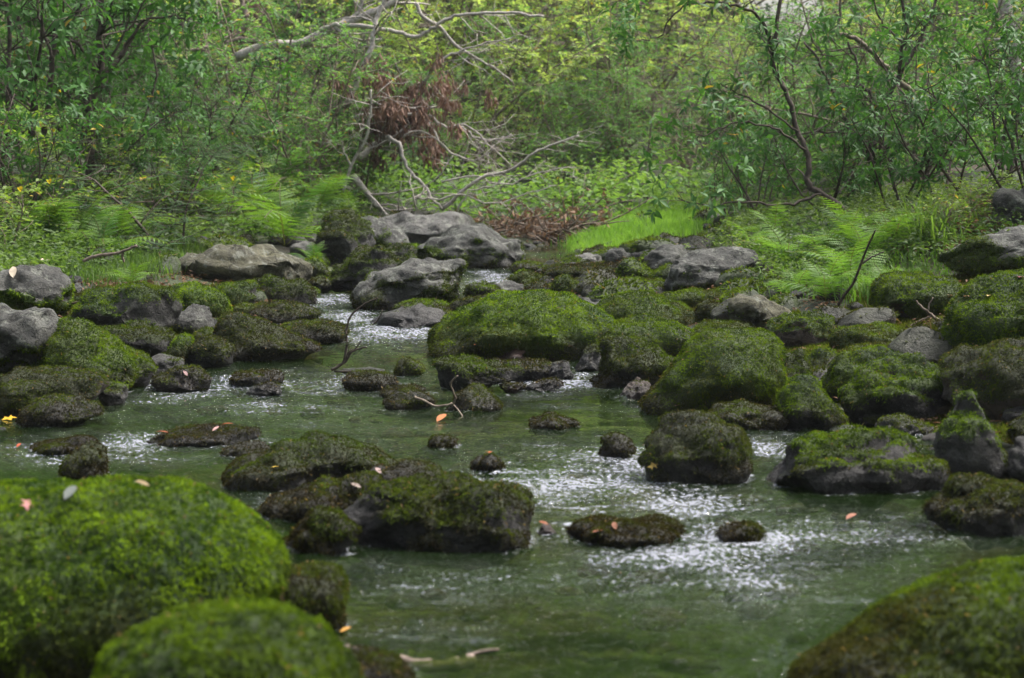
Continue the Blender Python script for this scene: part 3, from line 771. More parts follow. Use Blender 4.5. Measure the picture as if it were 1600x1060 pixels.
rock('little square moss cushion behind the long moss slope', [(158,550),(162,528),(185,520),(210,522),(212,545),(190,556)], 'dark', .95, 'mid', base=554, cuts=0)
rock('grey boulder with mossy front among the grass at left', [(-60,490),(-60,440),(10,425),(60,413),(90,420),(108,448),(108,478),(60,494)], 'grey', .45, 'bright', base=494, cuts=2, name='grey_boulder', cat='boulder')
rock('small grey stone right of the grassy mossy boulder', [(105,462),(108,446),(120,440),(132,450),(130,465)], 'grey', .1, 'mid', base=466, cuts=2, name='small_stone', cat='stone')
rock('dark recess rock under the tilted wedge slab', [(150,560),(155,520),(200,505),(260,508),(275,535),(255,560),(200,572)], 'dark', .3, 'dark', base=570, cuts=2)
rock('small moss cushion beneath the grass at far left', [(108,478),(120,462),(150,456),(180,464),(175,480),(140,486)], 'brown', .97, 'bright', base=484, cuts=0, name='moss_mound', cat='mound')
rock('long pale olive boulder lying under the left ferns', [(282,425),(290,395),(320,380),(370,380),(425,394),(470,408),(482,425),(470,442),(400,446),(320,440)], 'olive', .15, 'dark', base=446, k=.5, cuts=3, name='long_boulder', cat='boulder')
rock('dark block under the right end of the long pale boulder', [(386,470),(392,442),(420,432),(470,440),(492,455),(490,474),(440,480)], 'dark', .5, 'dark', base=478, cuts=2)
rock('low dark brown rock at the water below the dark block', [(384,500),(395,480),(430,470),(475,478),(498,492),(470,504),(410,506)], 'dark', .6, 'brown', base=504, cuts=0)
rock('small mossy stone left of the low dark brown rock', [(360,492),(366,478),(382,472),(398,480),(395,494)], 'dark', .8, 'mid', base=495, cuts=0)
rock('dark boulder with a pale bare crest left of the rapids', [(516,450),(530,425),(555,398),(580,384),(615,380),(645,394),(650,412),(620,435),(575,455)], 'slate', .45, 'dark', base=456, k=.55, cuts=2, name='grey_boulder', cat='boulder')
rock('moss and lichen boulder with a furrowed grey top at the rapids', [(556,475),(568,445),(590,424),(625,410),(665,404),(712,403),(716,425),(722,455),(700,475),(620,486)], 'grey', .36, 'dark', base=484, k=.5, cuts=3, name='grey_boulder', cat='boulder')
rock('bare wet triangular slate rock below the furrowed boulder', [(580,508),(600,492),(630,480),(656,473),(685,485),(702,505),(660,514),(610,514)], 'slate', .08, 'mid', base=511, cuts=1, name='dark_stone', cat='stone')
rock('mossy hump behind the triangular slate rock', [(618,490),(630,475),(665,468),(700,474),(715,490),(700,505),(650,505)], 'dark', .85, 'mid', base=502, cuts=0)
rock('small grey and moss stone right of the furrowed boulder', [(654,470),(664,455),(685,449),(708,454),(716,468),(690,478)], 'grey', .5, 'mid', base=476, cuts=1)
rock('big dark boulder with a pale lichen spot beneath the ferns', [(478,412),(485,365),(500,338),(525,327),(555,328),(575,345),(585,385),(570,412),(520,418)], 'slate', .4, 'dark', base=418, k=.6, cuts=2, name='grey_boulder', cat='boulder')
rock('grey boulder between the dark one and the pale flat one', [(555,392),(560,350),(575,337),(600,340),(635,360),(640,388),(600,400)], 'grey', .3, 'mid', base=398, cuts=2, name='grey_boulder', cat='boulder')
rock('smooth pale grey flat boulder at the back of the stream', [(585,365),(592,342),(620,331),(665,333),(700,329),(722,336),(735,360),(715,382),(650,386),(605,380)], 'pale', .04, 'mid', base=388, k=.6, cuts=2, rough=.6, name='pale_boulder', cat='boulder')
rock('broad grey boulder with moss patches in front of the pale one', [(645,405),(665,382),(690,362),(730,350),(765,362),(808,376),(816,405),(790,420),(700,424)], 'grey', .40, 'mid', base=420, k=.5, cuts=3, name='grey_boulder', cat='boulder')
rock('small smooth blue grey stone under the fern stems', [(452,398),(458,380),(475,374),(500,382),(512,398),(480,406)], 'pale', .03, 'mid', base=404, cuts=2, name='grey_stone', cat='stone')
rock('yellow green mossy stone right of the long pale boulder', [(468,425),(472,408),(490,402),(508,412),(512,430),(490,436)], 'brown', .85, 'bright', base=434, cuts=0)
rock('dark flat rock below the yellow green mossy stone', [(470,452),(478,436),(500,430),(518,440),(520,452),(495,458)], 'dark', .4, 'dark', base=456, cuts=2)
rock('moss patch stone between the pale boulders and the crest boulder', [(610,408),(618,390),(650,382),(672,392),(668,410),(640,416)], 'brown', .9, 'bright', base=414, cuts=0)
# small centre-top stones
rock('pale rounded stone at the head of the pool', [(893,412),(900,398),(918,393),(938,400),(944,412),(918,418)], 'pale', .05, 'mid', base=416, cuts=1, name='small_stone', cat='stone')
rock('grey stone between the pale rounded one and the grass', [(945,408),(950,390),(968,385),(985,395),(986,410),(965,414)], 'grey', .25, 'mid', base=413, cuts=2, name='small_stone', cat='stone')
rock('dark tilted flat stone pointing at the grass patch', [(974,412),(988,398),(1010,388),(1018,394),(1008,408),(988,415)], 'slate', .05, 'mid', base=413, cuts=2, name='small_stone', cat='stone')
rock('mossy brown stone behind the pale rounded one', [(905,402),(915,388),(935,381),(952,392),(948,405)], 'brown', .8, 'brown', base=405, cuts=0)
rock('low moss stone in the channel mouth', [(800,424),(808,412),(825,408),(848,415),(848,426)], 'brown', .9, 'mid', base=427, cuts=0)
rock('moss stone with dark foot right of the channel', [(795,445),(802,430),(822,422),(848,432),(850,446),(825,452)], 'dark', .9, 'mid', base=450, cuts=0)
rock('pale wet stone left of the dark channel moss', [(766,460),(775,444),(795,436),(820,445),(830,460),(800,468)], 'grey', .2, 'mid', base=465, cuts=2, name='small_stone', cat='stone')
rock('black mossy pebble rock right of the pale wet stone', [(818,460),(825,444),(842,440),(862,452),(860,464)], 'dark', .7, 'dark', base=463, cuts=1)
rock('rounded green stone above the bright moss dome', [(862,455),(870,438),(890,430),(912,440),(916,456),(890,462)], 'brown', .9, 'mid', base=460, cuts=0)
rock('dim moss stone in front of the broad grey boulder', [(728,464),(735,448),(755,440),(780,450),(782,466),(755,472)], 'dark', .8, 'mid', base=470, cuts=0)
rock('long brown moss bank at the left foot of the bright dome', [(700,500),(710,478),(745,462),(790,458),(815,466),(790,488),(740,506)], 'brown', .85, 'brown', base=504, cuts=0)
rock('flat mossy gravel bar below the pale rounded stone', [(850,432),(870,418),(920,412),(990,414),(1010,426),(960,436),(890,438)], 'brown', .85, 'brown', base=436, cuts=0, box=.7)
rock('long green hummock behind the wide moss mound', [(930,462),(945,445),(990,434),(1035,440),(1050,455),(1000,464)], 'brown', .95, 'mid', base=463, cuts=0)
rock('weathered grey boulder among the leaves at the right edge', [(1552,350),(1556,310),(1575,292),(1620,288),(1660,310),(1660,360),(1590,362)], 'grey', .15, 'mid', base=362, cuts=3, name='grey_boulder', cat='boulder')

# small stones wedged in the gaps: one of each kind first, then copies
def fill_stones():
    r = np.random.default_rng(91)
    protos = []
    for j, (rk, cv, tone) in enumerate([('dark', .3, 'dark'), ('brown', .8, 'mid'), ('dark', .1, 'mid'), ('brown', .7, 'brown')]):
        U, F = ico(4)
        V = U * [.5, .42, .34]
        for _ in range(4):
            n = unit(r.normal(0, 1, 3)); h = V @ n; off = h.max() * .75; V = V - n[None] * (np.maximum(h - off, 0) * .9)[:, None]
        N, _ = normals_of(V, F); V = V + N * (fbm(V * 4 + j, 4, j) * .05)[:, None]; N, _ = normals_of(V, F)
        mask = sstep(-.25, .25, cv * 2.2 - 1.1 + fbm(V * 5, 3, j + 50) * .5 + (N[:, 2] - .2) * .8)
        V = V * .2
        b, dk, br, bf = TONES[tone]
        col = mixcol(dk, b, np.clip(.3 + .3 * fbm(V * 20, 3, 5), 0, 1)) * (1 - bf) + np.array(br) * bf
        me = fast_mesh('small_stone', V, [F], cols=col * .8, attrs={'moss': mask, 'wet': np.full(len(V), .35), 'dry': np.zeros(len(V))})
        me.materials.append(M_ROCK)
        mm = moss_blades(V, F, np.where(mask > .3, mask, 0), tone, np.full(len(V), .2), 12, r, j, np.array([0, 9., 0]), 1.0)
        if mm is not None: mm.materials.append(M_MOSS)
        protos.append((me, mm, ROCKC[rk]))
    n = 0; tries = 0
    while n < 200 and tries < 12000:
        tries += 1
        y = r.uniform(5.5, 19); sd = -1 if r.random() < .4 else 1
        xe = np.interp(y, _ey, _exl if sd < 0 else _exr)
        off = r.uniform(-.1, 1.5); x = xe + sd * off
        px = 800 + x / y * FPX
        if not -60 < px < 1660: continue
        if any(((x-a)/(b2+.02))**2 + ((y-b)/(c2+.05))**2 < .8 for a, b, b2, c2, _ in rock_foot): continue
        k = [1, 1, 3, 0, 1, 1, 0, 3, 0, 2][r.integers(10)]; me, mm, c = protos[k]
        o = bpy.data.objects.new('small_stone', me); COL.objects.link(o)
        o.location = (x, y, float(ground(np.array([x]), np.array([y]))[0]) + .015)
        s = r.uniform(.5, 1.2) * (1 + (.7 * sstep(.2, .6, off) if k in (1, 3) else 0)); o.scale = (s * r.uniform(.8, 1.3), s, s * r.uniform(.7, 1.1))
        o.rotation_euler = (r.normal(0, .15), r.normal(0, .15), r.uniform(0, 6.28)); o.color = (*c, 1)
        if mm is not None:
            m = bpy.data.objects.new('moss', mm); COL.objects.link(m); m.parent = o; m['kind'] = 'stuff'
        side_ = 'left' if sd < 0 else 'right'
        where = 'near' if y < 8.5 else 'middle' if y < 12.5 else 'far'
        look = ('dark moss flecked', 'green mossy', 'bare grey', 'brown mossy')[k]; big = 'tiny' if s < .8 else 'small' if s < 1.3 else 'lumpy'
        tag(o, f'{big} {look} stone between larger rocks, {where} {side_} bank', 'stone', f'{big} {look} stones wedged in the {where} {side_} bank')
        rock_foot.append((x, y, .1 * s, .1 * s, 0))
        n += 1
fill_stones()

# ------------------------------------------------------------------ damp air between the trees
def haze():
    V = np.array([[x, y, z] for x in (-110, 110) for y in (-45, 112) for z in (-2.5, 48)], float)
    F = np.array([[0,1,3,2],[4,6,7,5],[0,4,5,1],[2,3,7,6],[0,2,6,4],[1,5,7,3]])
    m, nt, N, L, out = new_mat('damp_air'); p = N.new('ShaderNodeVolumePrincipled')
    p.inputs['Color'].default_value = (.93, .96, 1, 1); p.inputs['Density'].default_value = HAZE; p.inputs['Anisotropy'].default_value = .3
    L.new(p.outputs[0], out.inputs['Volume'])
    o = link('haze', fast_mesh('haze', V, [F], smooth=False), m); o['kind'] = 'stuff'; o['label'] = 'thin damp haze hanging between the trees'
HAZE = 0.0006
haze()

# ------------------------------------------------------------------ stream bed pebbles (nobody could count them)
def pebbles():
    r = np.random.default_rng(5); U, F = ico(2)
    Vs, Fs, Cs = [], [], []; n = 0
    for i in range(1100):
        y = 3.2 + 17 * r.random() ** 1.4
        xl, xr = np.interp(y, _ey, _exl), np.interp(y, _ey, _exr)
        x = r.uniform(xl - .25, xr + .25)
        if abs(x) > .32 * y + .5: continue
        s = r.uniform(.03, .085)
        V = U * [s, s * r.uniform(.6, 1), s * r.uniform(.35, .6)] * (1 + .15 * vnoise(U * 2 + i, i))[:, None]
        a = r.uniform(0, 6.3); V = V @ np.array([[math.cos(a), -math.sin(a), 0], [math.sin(a), math.cos(a), 0], [0, 0, 1]])
        z = float(ground(np.array([x]), np.array([y]))[0])
        z = min(z, float(wz(y)) - .09) if x > xl and x < xr else z
        V = V + [x, y, z]
        c = np.array([(.10, .09, .05), (.15, .12, .06), (.07, .08, .04), (.05, .045, .04), (.12, .07, .04)][r.integers(5)]) * .6
        Vs.append(V); Fs.append(F + n); Cs.append(np.repeat(c[None], len(V), 0)); n += len(V)
    me = fast_mesh('bed_pebbles', np.concatenate(Vs), [np.concatenate(Fs)], cols=np.concatenate(Cs))
    o = link('bed_pebbles', me, M_GROUND)
    tag(o, 'brown and olive pebbles strewn over the stream bed under the water', 'pebbles', kind='stuff')
pebbles()

# ------------------------------------------------------------------ water
RIFFLES = [(880,745,190,50,.9),(960,720,120,25,.9),(700,705,110,14,.55),(560,690,90,12,.5),(740,905,230,34,.6),(620,885,110,20,.6),(1060,880,200,60,.8),(1150,840,140,30,.8),
           (1300,830,200,26,.7),(1000,920,200,40,.5),(1250,890,180,40,.4),(430,600,150,16,.9),(560,590,110,12,.8),(300,620,120,14,.7),(420,640,200,16,.6),(500,660,140,12,.5),(640,610,60,16,.8),
           (620,510,120,22,1.0),(560,490,60,24,1.0),(690,520,60,10,.8),(530,470,50,14,.9),(760,435,40,18,.9),(740,450,40,12,.9),(840,398,50,4,.5),(850,590,90,18,.9),(900,600,90,10,.8),
           (330,690,160,14,.6),(200,690,120,18,.7),(90,700,120,18,.6),(1210,700,60,22,1.0),(1230,690,70,16,.9),(250,600,20,12,1.0),(880,636,50,4,.5),(640,640,120,8,.4),(440,780,60,24,.6),(1480,840,120,14,.5),
           (660,990,120,22,.5),(1000,640,60,6,.4),(1090,870,120,20,.9),(860,700,160,14,.6),(640,670,160,10,.5),(1000,790,180,24,.8),(870,780,90,20,.8),(240,650,140,10,.5),(160,720,150,12,.6),(700,730,60,12,.7),(480,640,180,12,.6),(820,620,70,5,.5),(900,900,260,26,.6),(1350,850,120,30,.45),(300,620,100,10,.7),(900,820,60,10,.7)]
def hashf(i): return (math.sin(i * 12.9898) * 43758.5453) % 1.0
def water():
    nr, nc = 560, 420
    ys = 2.6 * (21.5 / 2.6) ** np.linspace(0, 1, nr)
    u = np.linspace(-1, 1, nc)
    Y = np.repeat(ys[:, None], nc, 1)
    X = u[None, :] * (.40 * ys[:, None] + 1.2)
    X = np.minimum(np.maximum(X, (np.interp(ys, _ey, _exl) - .16)[:, None]), (np.interp(ys, _ey, _exr) + .16)[:, None])
    # respace columns between the banks so none collapse
    lo, hi = X[:, :1], X[:, -1:]
    X = lo + (hi - lo) * (u[None] * .5 + .5)
    x, y = X.ravel(), Y.ravel()
    rif = np.zeros(len(x))
    for px, py, rx, ry, a in RIFFLES:
        c = hit(px, py); f2 = hit(px, py + ry); b2 = hit(px, py - ry)
        sx = 1.3 * rx * c[1] / FPX; sy = 1.3 * max((b2[1] - f2[1]) / 2, .06)
        q = ((x - c[0]) / sx) ** 2 + ((y - c[1]) / sy) ** 2
        rif = np.maximum(rif, a * np.exp(-q * .8))
    P = np.stack([x, y, np.zeros(len(x))], 1)
    rif = np.clip(rif * 1.2 - .13, 0, 1)
    rif = np.clip(rif * (1 + .5 * fbm(P * [3, 2, 1], 3, 4)), 0, 1)
    rif = np.maximum(rif, .0 + .09 * np.maximum(fbm(P * [1.3, 2.2, 1], 3, 14), 0))
    kd = KDTree(len(WATERLINE))
    for q, w in enumerate(WATERLINE): kd.insert((w[0], w[1], 0), q)
    kd.balance()
    for q in range(len(x)):
        dd = kd.find((x[q], y[q], 0))[2]
        if dd < .08: rif[q] = max(rif[q], 1.0 * math.exp(-(dd / .028) ** 2) * (.5 + .5 * hashf(q // 7)))
    z = wz(y)
    w1 = fbm(P * [6, 8, 1], 3, 41); w2 = fbm(P * [15, 18, 1], 2, 51); w3 = np.abs(fbm(P * [9, 11, 1] + 7, 2, 61))
    z = z + w1 * (.0006 + .012 * rif) + w2 * (.0002 + .009 * rif) + (.25 - w3) * .012 * rif
    i = (np.arange(nr - 1)[:, None] * nc + np.arange(nc - 1)[None]).ravel()
    F = np.stack([i, i + 1, i + nc + 1, i + nc], 1)
    me = fast_mesh('stream_water', np.stack([x, y, z], 1), [F], attrs={'riffle': rif})
    o = link('stream_water', me, M_WATER); tag(o, kind='structure')
water()

# ------------------------------------------------------------------ plants
def ortho(d, r):
    v = unit(np.cross(d, r.normal(0, 1, 3))); return v

class Plant:
    def __init__(self, cfg, r):
        self.c = cfg; self.r = r; self.wood = MB(); self.P = []; self.D = []; self.N = []; self.Ls = []; self.n_leaf = 0
    def line(self, p, d, L, n, wander, lift):
        r = self.r; pts = [np.array(p, float)]; d = unit(np.array(d, float)); s = L / n
        for _ in range(n):
            d = unit(d + r.normal(0, wander, 3) + np.array([0, 0, lift]))
            pts.append(pts[-1] + d * s)
        return np.array(pts)
    def leaves_on(self, pts, style):
        r = self.r; c = self.c
        tipd = unit(pts[-1] - pts[-2])
        def add(p, d, n, s=1.0):
            self.P.append(p); self.D.append(d); self.N.append(n); self.Ls.append(c['L'] * s * r.uniform(.7, 1.25)); self.n_leaf += 1
        if style == 'whorl':
            k = r.integers(5, 9)
            a0 = r.uniform(0, 6.3)
            u = ortho(tipd, r); v = np.cross(tipd, u)
            for j in range(k):
                a = a0 + j * 2.4; out_ = u * math.cos(a) + v * math.sin(a)
                add(pts[-1] - tipd * r.uniform(0, .03) - (pts[-1] - pts[-2]) * (1.2 * j / k * c.get('down', 1)), unit(out_ + tipd * r.uniform(.1, .7) + np.array([0, 0, -.1])), unit(tipd + np.array([0, 0, .8]) + r.normal(0, .25, 3)))
        elif style == 'flat':
            k = c.get('per', 9); sd = 1
            seg = np.linspace(.15, 1, k)
            for t in seg:
                q = pts[0] * (1 - t) + pts[-1] * t
                s_ = unit(np.cross(tipd, [0, 0, 1.0])) * sd; sd = -sd
                add(q, unit(s_ + tipd * .8 + r.normal(0, .2, 3)), unit(np.array([0, 0, 1.0]) + r.normal(0, .3, 3)))
        elif style == 'needle':
            k = c.get('per', 12); sd = 1
            for t in np.linspace(.1, 1, k):
                q = pts[0] * (1 - t) + pts[-1] * t
                for sd in (-1, 1):
                    s_ = unit(np.cross(tipd, [0, 0, 1.0])) * sd
                    add(q, unit(s_ + tipd * .6 + np.array([0, 0, -.15])), np.array([0, 0, 1.0]) + r.normal(0, .2, 3), 1.1 - .5 * t)
        else:  # hang
            for _ in range(c.get('per', 6)):
                q = pts[0] * .3 + pts[-1] * .7 + r.normal(0, .02, 3)
                add(q, unit(np.array([0, 0, -1.0]) + r.normal(0, .3, 3)), r.normal(0, 1, 3))
    def twigs(self, pts, rad, n, L, style, t0=.3, depth=1):
        r = self.r; c = self.c; m = len(pts)
        for _ in range(n):
            t = r.uniform(t0, 1) * (m - 1); i = min(int(t), m - 2); q = pts[i] * (1 - t + i) + pts[i + 1] * (t - i)
            d = unit(pts[i + 1] - pts[i]); s_ = ortho(d, r)
            if style in ('flat', 'needle'): s_ = unit(s_ * [1, 1, .3])
            dd = unit(d * .5 + s_ * 1.0 + np.array([0, 0, c.get('lift', .15)]))
            l = L * r.uniform(.5, 1.2)
            seg = self.line(q, dd, l, 3, .18, c.get('tl', .02))
            self.wood.tube(seg, np.linspace(rad, rad * .4, len(seg)), 3)
            if depth > 0: self.twigs(seg, rad * .6, c.get('nt', 4), L * .5, style, .25, depth - 1)
            if depth == 0 or r.random() < .7: self.leaves_on(seg, style)
    def foliage_mesh(self, name='crown'):
        r = self.r; c = self.c; n = len(self.P)
        P = np.array(self.P); D = np.array(self.D); N = np.array(self.N); L = np.array(self.Ls)
        cl = fbm(P * 2.2, 3, int(r.integers(1000)))
        t = np.clip(.5 + .45 * cl + r.normal(0, .2, n), 0, 1)
        col = mixcol(c['c1'], c['c2'], t)
        y = r.random(n) < c.get('yellow', .004); col[y] = np.array([.42, .30, .03]) * r.uniform(.5, 1.1, y.sum())[:, None]
        V, F, C = leaf_arrays(P, D, N, L, L * c['W'], c.get('droop', .15), .12, col, simple=c.get('simple', False))
        return fast_mesh(name, V, F, cols=C, smooth=True)

KINDS = {
 'laurel': dict(style='whorl', L=.085, W=.32, c1=(.03, .09, .022), c2=(.08, .20, .04), mat=M_GLOSS, bark=M_BARK_DARK, H=1.7, nstem=6, nside=7, nt=4, twig=.42, spread=.75, droop=.2),
 'azalea': dict(style='flat', L=.062, W=.45, c1=(.055, .15, .045), c2=(.17, .34, .08), mat=M_LEAF, bark=M_BARK_TWIG, H=2.6, nstem=8, nside=11, nt=4, twig=.65, spread=.7, per=11, simple=True, yellow=.02, lift=.02, tl=0),
 'azalea_pale': dict(style='flat', L=.075, W=.48, c1=(.19, .28, .08), c2=(.42, .52, .16), mat=M_LEAF, bark=M_BARK_TWIG, H=2.8, nstem=8, nside=11, nt=4, twig=.65, spread=.7, per=11, simple=True, yellow=.03, lift=.02, tl=0),  # light green leaves, colour brightened further to stand in for backlight
 'hemlock': dict(style='needle', L=.034, W=.22, c1=(.045, .095, .05), c2=(.10, .17, .10), mat=M_LEAF, bark=M_BARK_DARK, H=1.6, nstem=1, nside=26, nt=6, twig=.5, spread=.1, per=20, simple=True, lift=-.05, tl=-.03, yellow=0),
 'bramble': dict(style='flat', L=.055, W=.55, c1=(.09, .16, .03), c2=(.19, .28, .045), mat=M_LEAF, bark=M_BARK_TWIG, H=.75, nstem=6, nside=4, nt=2, twig=.3, spread=.9, per=7, simple=False, yellow=.05, lift=.03, tl=0),
 'bare': dict(style='flat', L=.04, W=.45, c1=(.12, .12, .05), c2=(.2, .2, .06), mat=M_LEAF, bark=M_BARK_TWIG, H=1.5, nstem=14, nside=6, nt=3, twig=.45, spread=.5, per=1, simple=True, lift=.1, tl=.02),
}
def make_shrub(kind, seed, name):
    c = KINDS[kind]; r = np.random.default_rng(seed); p = Plant(c, r)
    root = empty(name, (0, 0, 0))
    for s in range(c['nstem']):
        a = s * 2.4 + r.uniform(-.5, .5); sp = c['spread'] * r.uniform(.3, 1.2)
        pts = p.line([r.normal(0, .08), r.normal(0, .08), -.05], [math.cos(a) * sp, math.sin(a) * sp, 1], c['H'] * r.uniform(.75, 1.1), 7, .14, .02)
        rad = .012 * c['H'] / 1.6 * r.uniform(.7, 1.2) + .004
        p.wood.tube(pts, np.linspace(rad, rad * .3, len(pts)), 5)
        p.twigs(pts, rad * .4, c['nside'], c['twig'] * (1.0 if kind != 'hemlock' else 1.0), c['style'], .12 if kind in ('hemlock', 'azalea', 'azalea_pale', 'bramble') else .25, 1)
    link('trunk' if kind == 'hemlock' else 'stems', p.wood.mesh('stems'), c['bark'], root)
    f = link('foliage', p.foliage_mesh('foliage'), c['mat'], root); f['kind'] = 'stuff'
    return root

_proto = {}
def shrub(kind, x, y, scale, label, group=None, name=None, cat='shrub', sx=1.0, variants=3, dz=0.0, rr=random.Random(3)):
    nm = name or {'laurel': 'laurel_shrub', 'azalea': 'leafy_shrub', 'azalea_pale': 'leafy_shrub', 'hemlock': 'hemlock_sapling', 'bramble': 'leafy_plant', 'bare': 'bare_shrub'}[kind]
    v = rr.randrange(variants)
    key = (kind, v)
    if key not in _proto:
        o = make_shrub(kind, 100 + hash_label(kind) % 97 + v, nm); _proto[key] = o; o['_used'] = 1
        del o['_used']
    else:
        o = copy_tree(_proto[key]); o.name = nm
    z = float(ground(np.array([x]), np.array([y]))[0])
    o.location = (x, y, z + dz); s = scale * rr.uniform(.9, 1.1)
    o.scale = (s * sx, s * sx, s); o.rotation_euler = (0, 0, rr.uniform(0, 6.28))
    for k in ('group', 'label', 'category'):
        if k in o.keys(): del o[k]
    tag(o, label, cat, group)
    return o

def shrub_px(kind, px, py, scale, label, **k):
    h = hit(px, py); return shrub(kind, h[0], h[1], scale, label, **k)

rr = random.Random(11)
def region(x, y):
    px = 800 + x / y * FPX
    return ('far left' if px < 300 else 'left' if px < 620 else 'centre' if px < 980 else 'right' if px < 1300 else 'far right')

# far slope, row by row
rows = [(22.3, -6.3, 7.0, .8, .55), (24.2, -7.6, 8.2, .95, .8), (26.8, -9, 9.5, 1.1, 1.0), (30, -10, 11, 1.2, 1.2), (34, -12, 13, 1.35, 1.3), (39, -14, 15, 1.5, 1.5)]
rownames = ['at the slope foot', 'low on far slope', 'part way up far slope', 'halfway up far slope', 'high on far slope', 'atop the far slope']
for ri, (Y, x0, x1, step, sc) in enumerate(rows):
    x = x0
    while x < x1:
        y = Y + rr.uniform(-.7, .7); px = 800 + x / y * FPX
        if ri > 3 and 1150 < px < 1270: x += .6; continue
        if ri > 2 or -250 < px < 1850:
            if px < 360: kind = rr.choice(['laurel', 'laurel', 'laurel', 'azalea'])
            elif px < 640: kind = rr.choice(['azalea', 'azalea_pale', 'hemlock', 'laurel']) if ri < 3 else rr.choice(['azalea', 'azalea_pale'])
            elif px < 1150: kind = rr.choice(['azalea', 'azalea_pale', 'azalea_pale']) if ri > 1 else rr.choice(['bare', 'azalea', 'azalea']) if px > 760 else rr.choice(['azalea', 'hemlock', 'azalea_pale'])
            else: kind = rr.choice(['laurel', 'azalea', 'laurel', 'azalea_pale']) if ri < 4 else rr.choice(['azalea_pale', 'azalea'])
            if kind == 'hemlock' : s_ = sc * 1.3
            elif kind == 'laurel': s_ = sc * 1.25
            elif kind == 'bare': s_ = sc * 1.0
            else: s_ = sc
            if ri > 0 and 1140 < px < 1280: s_ *= .5
            adj = {'laurel': 'dark glossy laurel bush', 'azalea': 'mid green leafy bush', 'azalea_pale': 'pale yellow green leafy bush', 'hemlock': 'young dark hemlock', 'bare': 'thicket of bare grey brown stems'}[kind]
            lab = f'{adj} {rownames[ri]}, {region(x, y)}'
            shrub(kind, x, y, s_, lab, group=lab.split(',')[0] + 's')
        x += step * rr.uniform(.75, 1.25) * (1.9 if ri > 2 and 1130 < px < 1290 else 1)

# nearer bushes on the banks
shrub_px('laurel', 1190, 352, .62, 'glossy laurel bush spilling over the grey boulders right of the grass', sx=1.0)
shrub_px('laurel', 1130, 335, .50, 'low glossy laurel at the right edge of the bright grass')
shrub_px('laurel', 1290, 335, .55, 'glossy laurel behind the right fern bed, under the crooked dark stem')
shrub_px('laurel', 1400, 335, .65, 'glossy laurel at the foot of the many stemmed dark shrub')
shrub_px('laurel', 1500, 322, .7, 'glossy laurel right of the many stemmed dark shrub')
shrub_px('laurel', 1600, 330, .8, 'glossy laurel over the weathered grey boulder at the right edge')
shrub_px('laurel', 1565, 290, 1.0, 'tall glossy laurel filling the upper right in front of the grey trunk')
shrub_px('azalea', 1330, 295, .85, 'open leafy bush behind the crooked dark stem')
shrub_px('azalea', 1230, 300, .8, 'mid green leafy bush between the grass and the crooked stem')
shrub_px('azalea', 1440, 290, 1.0, 'mid green leafy bush behind the many stemmed dark shrub')
shrub_px('laurel', 60, 300, 1.2, 'tall dark laurel at the left edge behind the yellow green sprays')
shrub_px('laurel', 200, 300, 1.15, 'tall dark laurel around the upright dark trunk at left')
shrub_px('laurel', 330, 290, 1.0, 'dark laurel right of the upright dark trunk')
shrub_px('laurel', 130, 320, .8, 'dark laurel just behind the left fern bed')
shrub_px('azalea', 420, 285, .9, 'leafy green bush above the left ferns, left of the brown dead leaves')
shrub_px('azalea', 480, 310, .75, 'leafy green bush right above the largest left fern')
shrub_px('hemlock', 520, 300, 1.2, 'dark young hemlock under the fallen grey branches')
shrub_px('hemlock', 350, 350, .85, 'slender hemlock sapling standing in the left ferns')
shrub_px('hemlock', 620, 312, 1.0, 'dark young hemlock behind the dead brown leaves')
shrub_px('hemlock', 255, 415, .62, 'blue green hemlock spray hanging over the left end of the pale boulder', sx=1.5)
shrub_px('hemlock', 300, 392, .5, 'small blue green hemlock behind the long pale boulder', sx=1.5)
shrub_px('laurel', 260, 345, .55, 'low dark laurel between the left ferns and the hemlock sapling')
shrub_px('laurel', 50, 362, .6, 'low dark laurel behind the left edge plants')
shrub_px('laurel', 420, 318, .55, 'low dark laurel above the fern clumps at left')
shrub_px('hemlock', 180, 330, .8, 'soft young hemlock among the left ferns')
shrub_px('azalea', 560, 318, .6, 'small leafy bush above the dark boulder with the lichen spot')
shrub_px('bramble', 330, 362, .8, 'leafy seedling clump right behind the long pale boulder')
for i, (px, py, s, lab) in enumerate([
    (20, 330, 1.2, 'yellow green leafy sprays at the left edge below the dark trunks'), (90, 335, 1.1, 'yellow green sprays of leaves above the left ferns'),
    (-10, 400, .8, 'light green leafy plant cut by the left edge above the grey boulder'), (40, 380, .7, 'light green leafy plant behind the grassy mossy boulder'),
    (190, 340, .9, 'light green leafy plant behind the hemlock spray'), (250, 345, .8, 'light green leafy plant above the hemlock spray'), (400, 330, .8, 'light green leafy plant between the two left fern groups'),
    (1150, 420, .42, 'small yellow green plant hanging beside the rounded grey boulder'), (1480, 380, .5, 'light green plant above the mossy ledge at right'),
    (1540, 345, .5, 'light green plant by the weathered boulder at the right edge'), (900, 330, .8, 'light green leafy plant on the far bank beside the brush pile'), (1090, 345, .5, 'light green plant at the top edge of the bright grass')]):
    shrub_px('bramble', px, py, s, lab)

